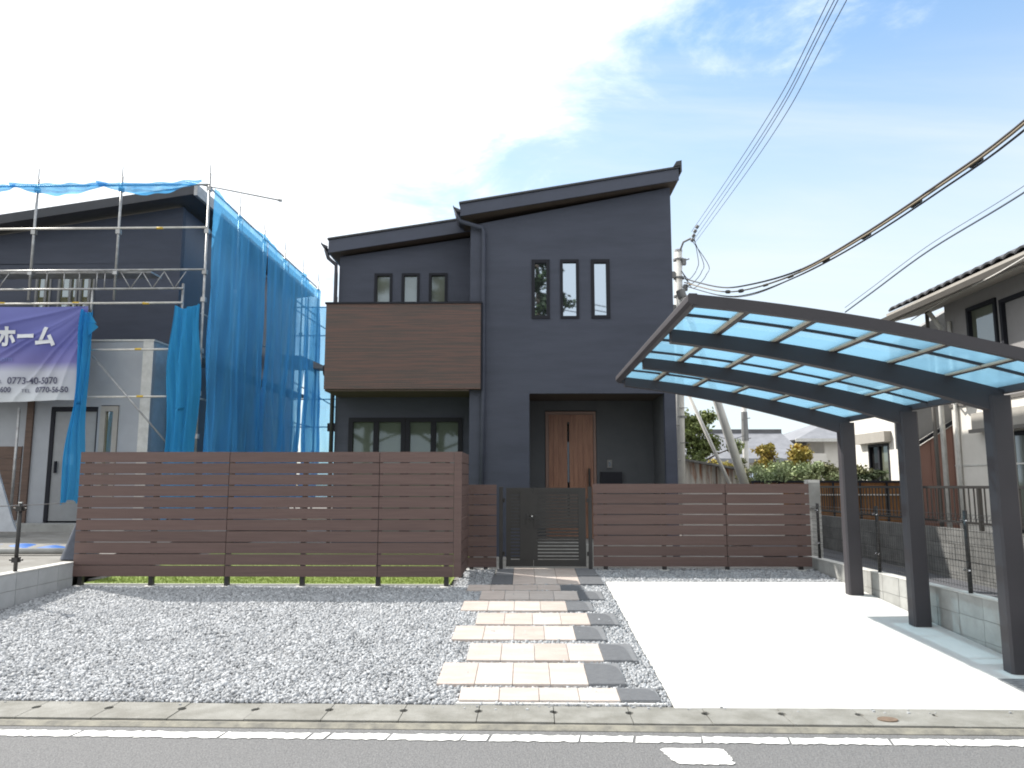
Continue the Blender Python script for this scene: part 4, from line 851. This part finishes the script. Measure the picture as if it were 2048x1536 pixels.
for k, (dx, dz) in enumerate(((.32, .02), (.36, .14), (.40, .26), (.46, .38))): MB().tube([(4.07 + dx, 19.2, 7.92 + dz), (4.11 + dx, 19.15, 7.97 + dz)], .045, 8).build('insulator', 'pole_dark', UP)
for k in range(3):
    p = [(4.45 - .03 * k, 19.2, 8.15 - .08 * k)] + [(4.15 + (.42 + .13 * k) * math.sin(t) , 19.25, 7.75 - (.30 + .06 * k) * (1 - math.cos(t)) + .25 * math.cos(t)) for t in (1.6, 2.0, 2.4, 2.8)] + [(4.15, 19.4, 7.2)]
    MB().tube(cat(p, 24), .009, 5).build('jumper', 'wire', UP)
for z_, dx in ((7.45, .14), (7.1, -.15), (6.75, .16), (6.45, .17), (6.0, .14), (6.2, -.16)):
    m = MB(); m.box(4.09 + dx - .05, 4.09 + dx + .05, 19.38, 19.5, z_ - .08, z_ + .08); m.tube([(4.09, 19.5, z_), (4.09 + dx * 1.9, 19.35, z_ + .06)], .016, 6); m.build('fitting', 'pole_dark', UP)
for z_ in (7.5, 7.0, 6.5, 6.1, 3.3): MB().tube([(4.0 + .014 * z_, 19.5, z_), (4.0 + .014 * z_, 19.5, z_ + .05)], .145, 14).build('band', 'pole_dark', UP)
for k in range(9): z_ = 2.2 + .45 * k; MB().tube([(3.98, 19.36, z_), (3.98 + (.22 if k % 2 else -.22), 19.36, z_)], .010, 5).build('step_bolt', 'pole_dark', UP)
BP = thing('bracing_pole', 'thick concrete pole leaning up against the utility pole', 'utility pole', (5.32, 18.5, .3), group='leaning poles')
MB().tube([(5.72, 18.4, .2), (3.98, 18.75, 6.45)], .118, 16, .09).build('shaft', 'pole', BP, smooth=True); MB().tube([(4.02, 18.74, 6.30), (3.965, 18.752, 6.5)], .115, 14).build('cap', 'pole_dark', BP)
GW = thing('guy_wire', 'thin grey guarded guy wire slanting down beside the utility pole', 'guy wire', (5.3, 19, .3))
MB().tube([(5.45, 19, .8), (4.15, 19.0, 3.86)], .045, 10).build('guard', 'pole', GW, smooth=True); MB().tube([(4.15, 19.0, 3.86), (4.05, 19.3, 4.3), (4.06, 19.5, 5.6)], .014, 6).build('strand', 'wire', GW)
FP = thing('utility_pole', 'slender far utility pole standing right of the leaning pole', 'utility pole', (8.72, 30, .3))
MB().tube([(8.72, 30, .2), (8.76, 30, 5.5)], .13, 14, .09).build('shaft', 'pole', FP, smooth=True)
for z_ in (3.3, 4.1, 4.7): MB().tube([(8.62, 29.95, z_), (8.95, 29.9, z_ + .05)], .02, 6).build('fitting', 'pole_dark', FP)
MB().tube([(8.745, 30, 3.25), (8.745, 30, 4.4)], .14, 10, .12).build('sleeve', 'pole_dark', FP)
def wire(label, pts, r, mt='wire', seg=5, group=None, name='power_line', n=40):
    return props(MB().tube(cat(pts, n), r, seg).build(name, mt, smooth=True), label, 'cable', group)
gA = 'thin wires running overhead from the pole head'
wire('uppermost thin wire running overhead from the utility pole', [(4.40, 19.2, 8.2), (3.60, 10.95, 7.02), (3.26, 7.5, 6.80), (2.6, 0, 6.95)], .0055, 'wire_blue', group=gA)
wire('second thin wire running overhead from the utility pole', [(4.43, 19.2, 8.1), (3.66, 10.95, 6.98), (3.32, 7.5, 6.80), (2.7, 0, 6.95)], .0055, 'wire_blue', group=gA)
wire('third thin wire from the pole, close under the second', [(4.47, 19.2, 8.0), (3.68, 10.95, 6.93), (3.35, 7.5, 6.78), (2.74, 0, 6.92)], .0055, 'wire_blue', group=gA)
wire('lowest thin wire running overhead from the utility pole', [(4.50, 19.2, 7.92), (3.74, 10.95, 6.86), (3.42, 7.5, 6.74), (2.84, 0, 6.9)], .0055, 'wire_blue', group=gA)
Bp = [(4.26, 19.5, 6.91), (4.51, 17, 6.03), (4.59, 15, 5.56), (4.68, 12.5, 5.2), (4.81, 10.5, 5.12), (5.03, 8.8, 5.22), (5.2, 7.5, 5.36), (5.5, 5.0, 5.85)]
gB = 'heavy cables sagging from pole to upper right'
wire('upper black cable of the heavy sagging bundle', [(x, y, z + .045 + (.05 if i < 3 else 0)) for i, (x, y, z) in enumerate(Bp)], .017, 'wire', 6, gB)
wire('middle tan cable of the heavy sagging bundle', [(x - .02, y, z) for x, y, z in Bp], .015, 'wire_tan', 6, gB)
wire('lower black cable of the heavy sagging bundle', [(x + .01, y, z - .04 - (.06 if i < 3 else 0)) for i, (x, y, z) in enumerate(Bp)], .012, 'wire', 6, gB)
wire('thin extra cable beneath the heavy sagging bundle', [(x + .05, y, z - .015 - (.1 if i < 3 else 0)) for i, (x, y, z) in enumerate(Bp)], .009, 'wire_tan', 6, gB)
cl = cat(Bp, 90)
for i in (16, 22, 30, 36, 44, 52, 60, 70):
    a, b_ = Vector(cl[i]), Vector(cl[i + 1]); d = (b_ - a).normalized() * .09
    props(MB().tube([a - d, a + d], .026 if i > 28 else .04, 8).build('cable_clip', 'wire'), f'dark clip binding the heavy cables, {["nearest the pole","second out from the pole","third out from the pole","fourth out from the pole","fifth out from the pole","sixth out from the pole","seventh out from the pole","nearest the upper right corner"][(16,22,30,36,44,52,60,70).index(i)]}', 'clip', 'clips on the heavy cable bundle')
Cp = [(11.25, 26, 7.55), (11.55, 24.5, 7.90), (12.14, 22, 8.54), (12.34, 18, 8.75), (12.6, 14, 9.2)]
wire('thin blue grey cable crossing above the tiled eave', Cp, .024, 'wire_blue', 6); wire('finer line carried just above the blue grey cable', [(x, y, z + .16) for x, y, z in Cp], .010, 'wire_blue', 5, name='messenger_line')
wire('pale cable strung past the eave of the cream house', [(7.28, 14, 4.69), (7.0, 12, 4.70), (6.8, 10.5, 4.66), (6.5, 8, 4.75)], .010, 'wire_white', 5)
wire('slack wire dipping between the utility pole and the far pole', [(4.17, 19.2, 3.93), (5.3, 22, 3.2), (7.0, 26, 3.1), (8.7, 30, 3.45)], .012, 'wire', 5)

# ---------------------------------------------------------------- trees and shrubs
def leaves(blobs, n, size, flat=0.0):
    tot = sum(b[3] * b[4] * b[5] for b in blobs); Vs = []
    for cx, cy, cz, a, b, c in blobs:
        k = max(20, int(n * a * b * c / tot)); d = rng.standard_normal((k, 3)); d /= np.linalg.norm(d, axis=1)[:, None]
        r = rng.uniform(0, 1, (k, 1)) ** .55; p = np.array([cx, cy, cz]) + d * r * np.array([a, b, c]) * (1 + .18 * rng.standard_normal((k, 1)))
        u = rng.standard_normal((k, 3)); u[:, 2] *= 1 - flat; u /= np.linalg.norm(u, axis=1)[:, None]; w = np.cross(u, rng.standard_normal((k, 3))); w /= np.linalg.norm(w, axis=1)[:, None]
        s_ = size * rng.uniform(.6, 1.4, (k, 1)); Vs.append(np.stack([p - u * s_, p + w * s_ * .55, p + u * s_, p - w * s_ * .55], 1))
    V = np.concatenate(Vs); return V.reshape(-1, 3), np.arange(len(V) * 4).reshape(-1, 4)
def tree(name, label, base, trunk, blobs, n, size, lm, catg='tree', group=None, flat=0., tr=.12, limbs=True):
    t = thing(name, label, catg, base, group)
    m = MB(); m.tube([base] + trunk, tr, 9, tr * .45)
    for cx, cy, cz, a, b, c in blobs[:14] if limbs else ():
        z0 = min(cz - .1, trunk[-1][2]); k = max(0, min(1, (z0 - base[2]) / max(.1, trunk[-1][2] - base[2]))) * .8
        s_ = Vector(base).lerp(Vector(trunk[-1]), k); m.tube([s_, s_.lerp(Vector((cx, cy, cz)), .5) + Vector((0, 0, .05)), (cx, cy, cz)], tr * .35, 5, tr * .12)
    m.build('trunk', 'bark', t, smooth=True)
    V, F = leaves(blobs, n, size, flat); stuff_mesh('crown', V, F, lm, parent=t, nside=4, kind=None)
    return t
def rb(cx, cy, cz, sx_, sy, sz, k, r0, r1):
    return [(cx + random.uniform(-sx_, sx_), cy + random.uniform(-sy, sy), cz + random.uniform(-sz, sz), random.uniform(r0, r1), random.uniform(r0, r1), random.uniform(r0, r1) * .75) for _ in range(k)]
tree('broadleaf_tree', 'green tree rising behind the rusty shed', (6.7, 29, .3), [(6.8, 29, 1.6), (6.7, 29, 3.1)], rb(6.5, 29, 3.6, .6, .8, .55, 10, .3, .55) + rb(7.4, 29, 2.9, .9, .6, .35, 8, .3, .5) + rb(6.0, 29, 2.9, .5, .6, .5, 4, .3, .5), 7000, .075, 'leaf')
tree('orange_shrub', 'small orange leaved shrub at the shed roof corner', (7.0, 26, .4), [(7.0, 26, 1.2), (6.95, 26, 1.9)], rb(6.7, 26, 2.15, .35, .3, .15, 5, .18, .28), 1200, .05, 'leaf_autumn', 'shrub', 'garden shrubs beyond the low fence', tr=.04)
tree('rounded_shrub', 'grey green rounded shrub just above the low fence', (5.75, 17.5, .5), [(5.75, 17.5, 1.0), (5.75, 17.5, 1.5)], rb(5.85, 17.5, 1.80, .5, .4, .18, 11, .16, .28), 5000, .035, 'leaf_light', 'shrub', 'garden shrubs beyond the low fence', tr=.04)
tree('rounded_shrub', 'large pale green shrub mass left of the far carport column', (6.7, 18.3, .5), [(6.7, 18.3, 1.0), (6.7, 18.3, 1.6)], rb(6.75, 18.3, 1.82, .7, .4, .2, 14, .18, .32), 7000, .04, 'leaf_light', 'shrub', 'garden shrubs beyond the low fence', tr=.04)
tree('golden_tree', 'golden yellow small tree in front of the gabled house', (6.9, 20.5, .5), [(6.9, 20.5, 1.4), (6.85, 20.5, 2.2)], rb(6.9, 20.5, 2.25, .5, .4, .22, 9, .2, .32) + rb(6.45, 20.5, 2.5, .15, .2, .1, 3, .14, .2), 5000, .045, 'leaf_autumn', 'tree', 'garden shrubs beyond the low fence', tr=.05)
tree('reddish_shrub', 'reddish brown thin shrub beside the far utility pole', (5.95, 20, .5), [(5.95, 20, 1.2), (5.95, 20, 1.9)], rb(5.95, 20, 1.9, .25, .25, .35, 8, .1, .2), 1600, .04, 'leaf_olive', 'shrub', 'garden shrubs beyond the low fence', tr=.03)
tree('twiggy_shrub', 'olive brown twiggy bush touching the far carport column', (7.7, 18.6, .5), [(7.7, 18.6, 1.0), (7.7, 18.6, 1.6)], rb(7.65, 18.6, 1.8, .4, .4, .2, 10, .16, .28), 3000, .038, 'leaf_olive', 'shrub', 'garden shrubs beyond the low fence', tr=.03)
tree('cloud_pine', 'flat topped clipped pine under the shuttered window', (8.15, 18.3, .5), [(8.2, 18.3, 1.2), (8.1, 18.3, 1.68)], [(8.05, 18.3, 1.80, .45, .35, .07), (8.4, 18.3, 1.87, .28, .25, .06), (7.8, 18.3, 1.74, .25, .25, .05)], 4500, .035, 'leaf_pine', 'tree', None, .6, .05)
tree('hedge_bush', 'dark green hedge top running above the board fence', (8.2, 17.8, .5), [(8.2, 17.8, 1.0), (8.2, 17.8, 1.5)], rb(8.1, 17.8, 1.56, .6, .2, .06, 9, .15, .22), 3500, .04, 'leaf_pine', 'hedge', None, 0, .04)
# pines across the road, behind the camera, that the windows mirror
for (bx0, by0, hh, lab) in ((.7, -15, 16.2, 'tall pine across the road, right of the other pines'), (-5.2, -16, 15.0, 'middle pine across the road with wide layered crown'), (-9.6, -15.5, 16.0, 'leftmost pine across the road')):
    bl_ = []
    for k in range(26):
        z_ = hh * (.30 + .68 * k / 26); rr_ = (hh - z_) * .30 + .45; a_ = k * 2.4
        bl_.append((bx0 + rr_ * math.cos(a_) * .8, by0 + rr_ * math.sin(a_) * .8, z_, rr_ * .62, rr_ * .62, .24))
        bl_.append((bx0 + rr_ * math.cos(a_ + 2.6) * .5, by0 + rr_ * math.sin(a_ + 2.6) * .5, z_ + .15, rr_ * .5, rr_ * .5, .2))
    tree('pine_tree', lab, (bx0, by0, -.3), [(bx0 + .2, by0, hh * .5), (bx0, by0, hh * .93)], bl_, 17000, .17, 'leaf_pine', 'tree', 'pines across the road', .4, .24)
for xx, lab in ((-15, 'left street pole across the road'), (25, 'right street pole across the road')):
    u_ = thing('utility_pole', lab, 'utility pole', (xx, -18, -.3)); MB().tube([(xx, -18, -.3), (xx, -18, 16.6 if xx < 0 else 9.2)], .17, 12, .11).build('shaft', 'pole', u_, smooth=True)
for k, lab in enumerate(('top', 'middle', 'bottom')):
    wire(lab + ' wire of three strung across the road', [(-15, -18, 16.4 - .32 * k), (4.6, -18, 12.45 - .34 * k), (25, -18, 8.9 - .32 * k)], .03, group='wires across the road', n=12)
print('objects', len(bpy.data.objects))
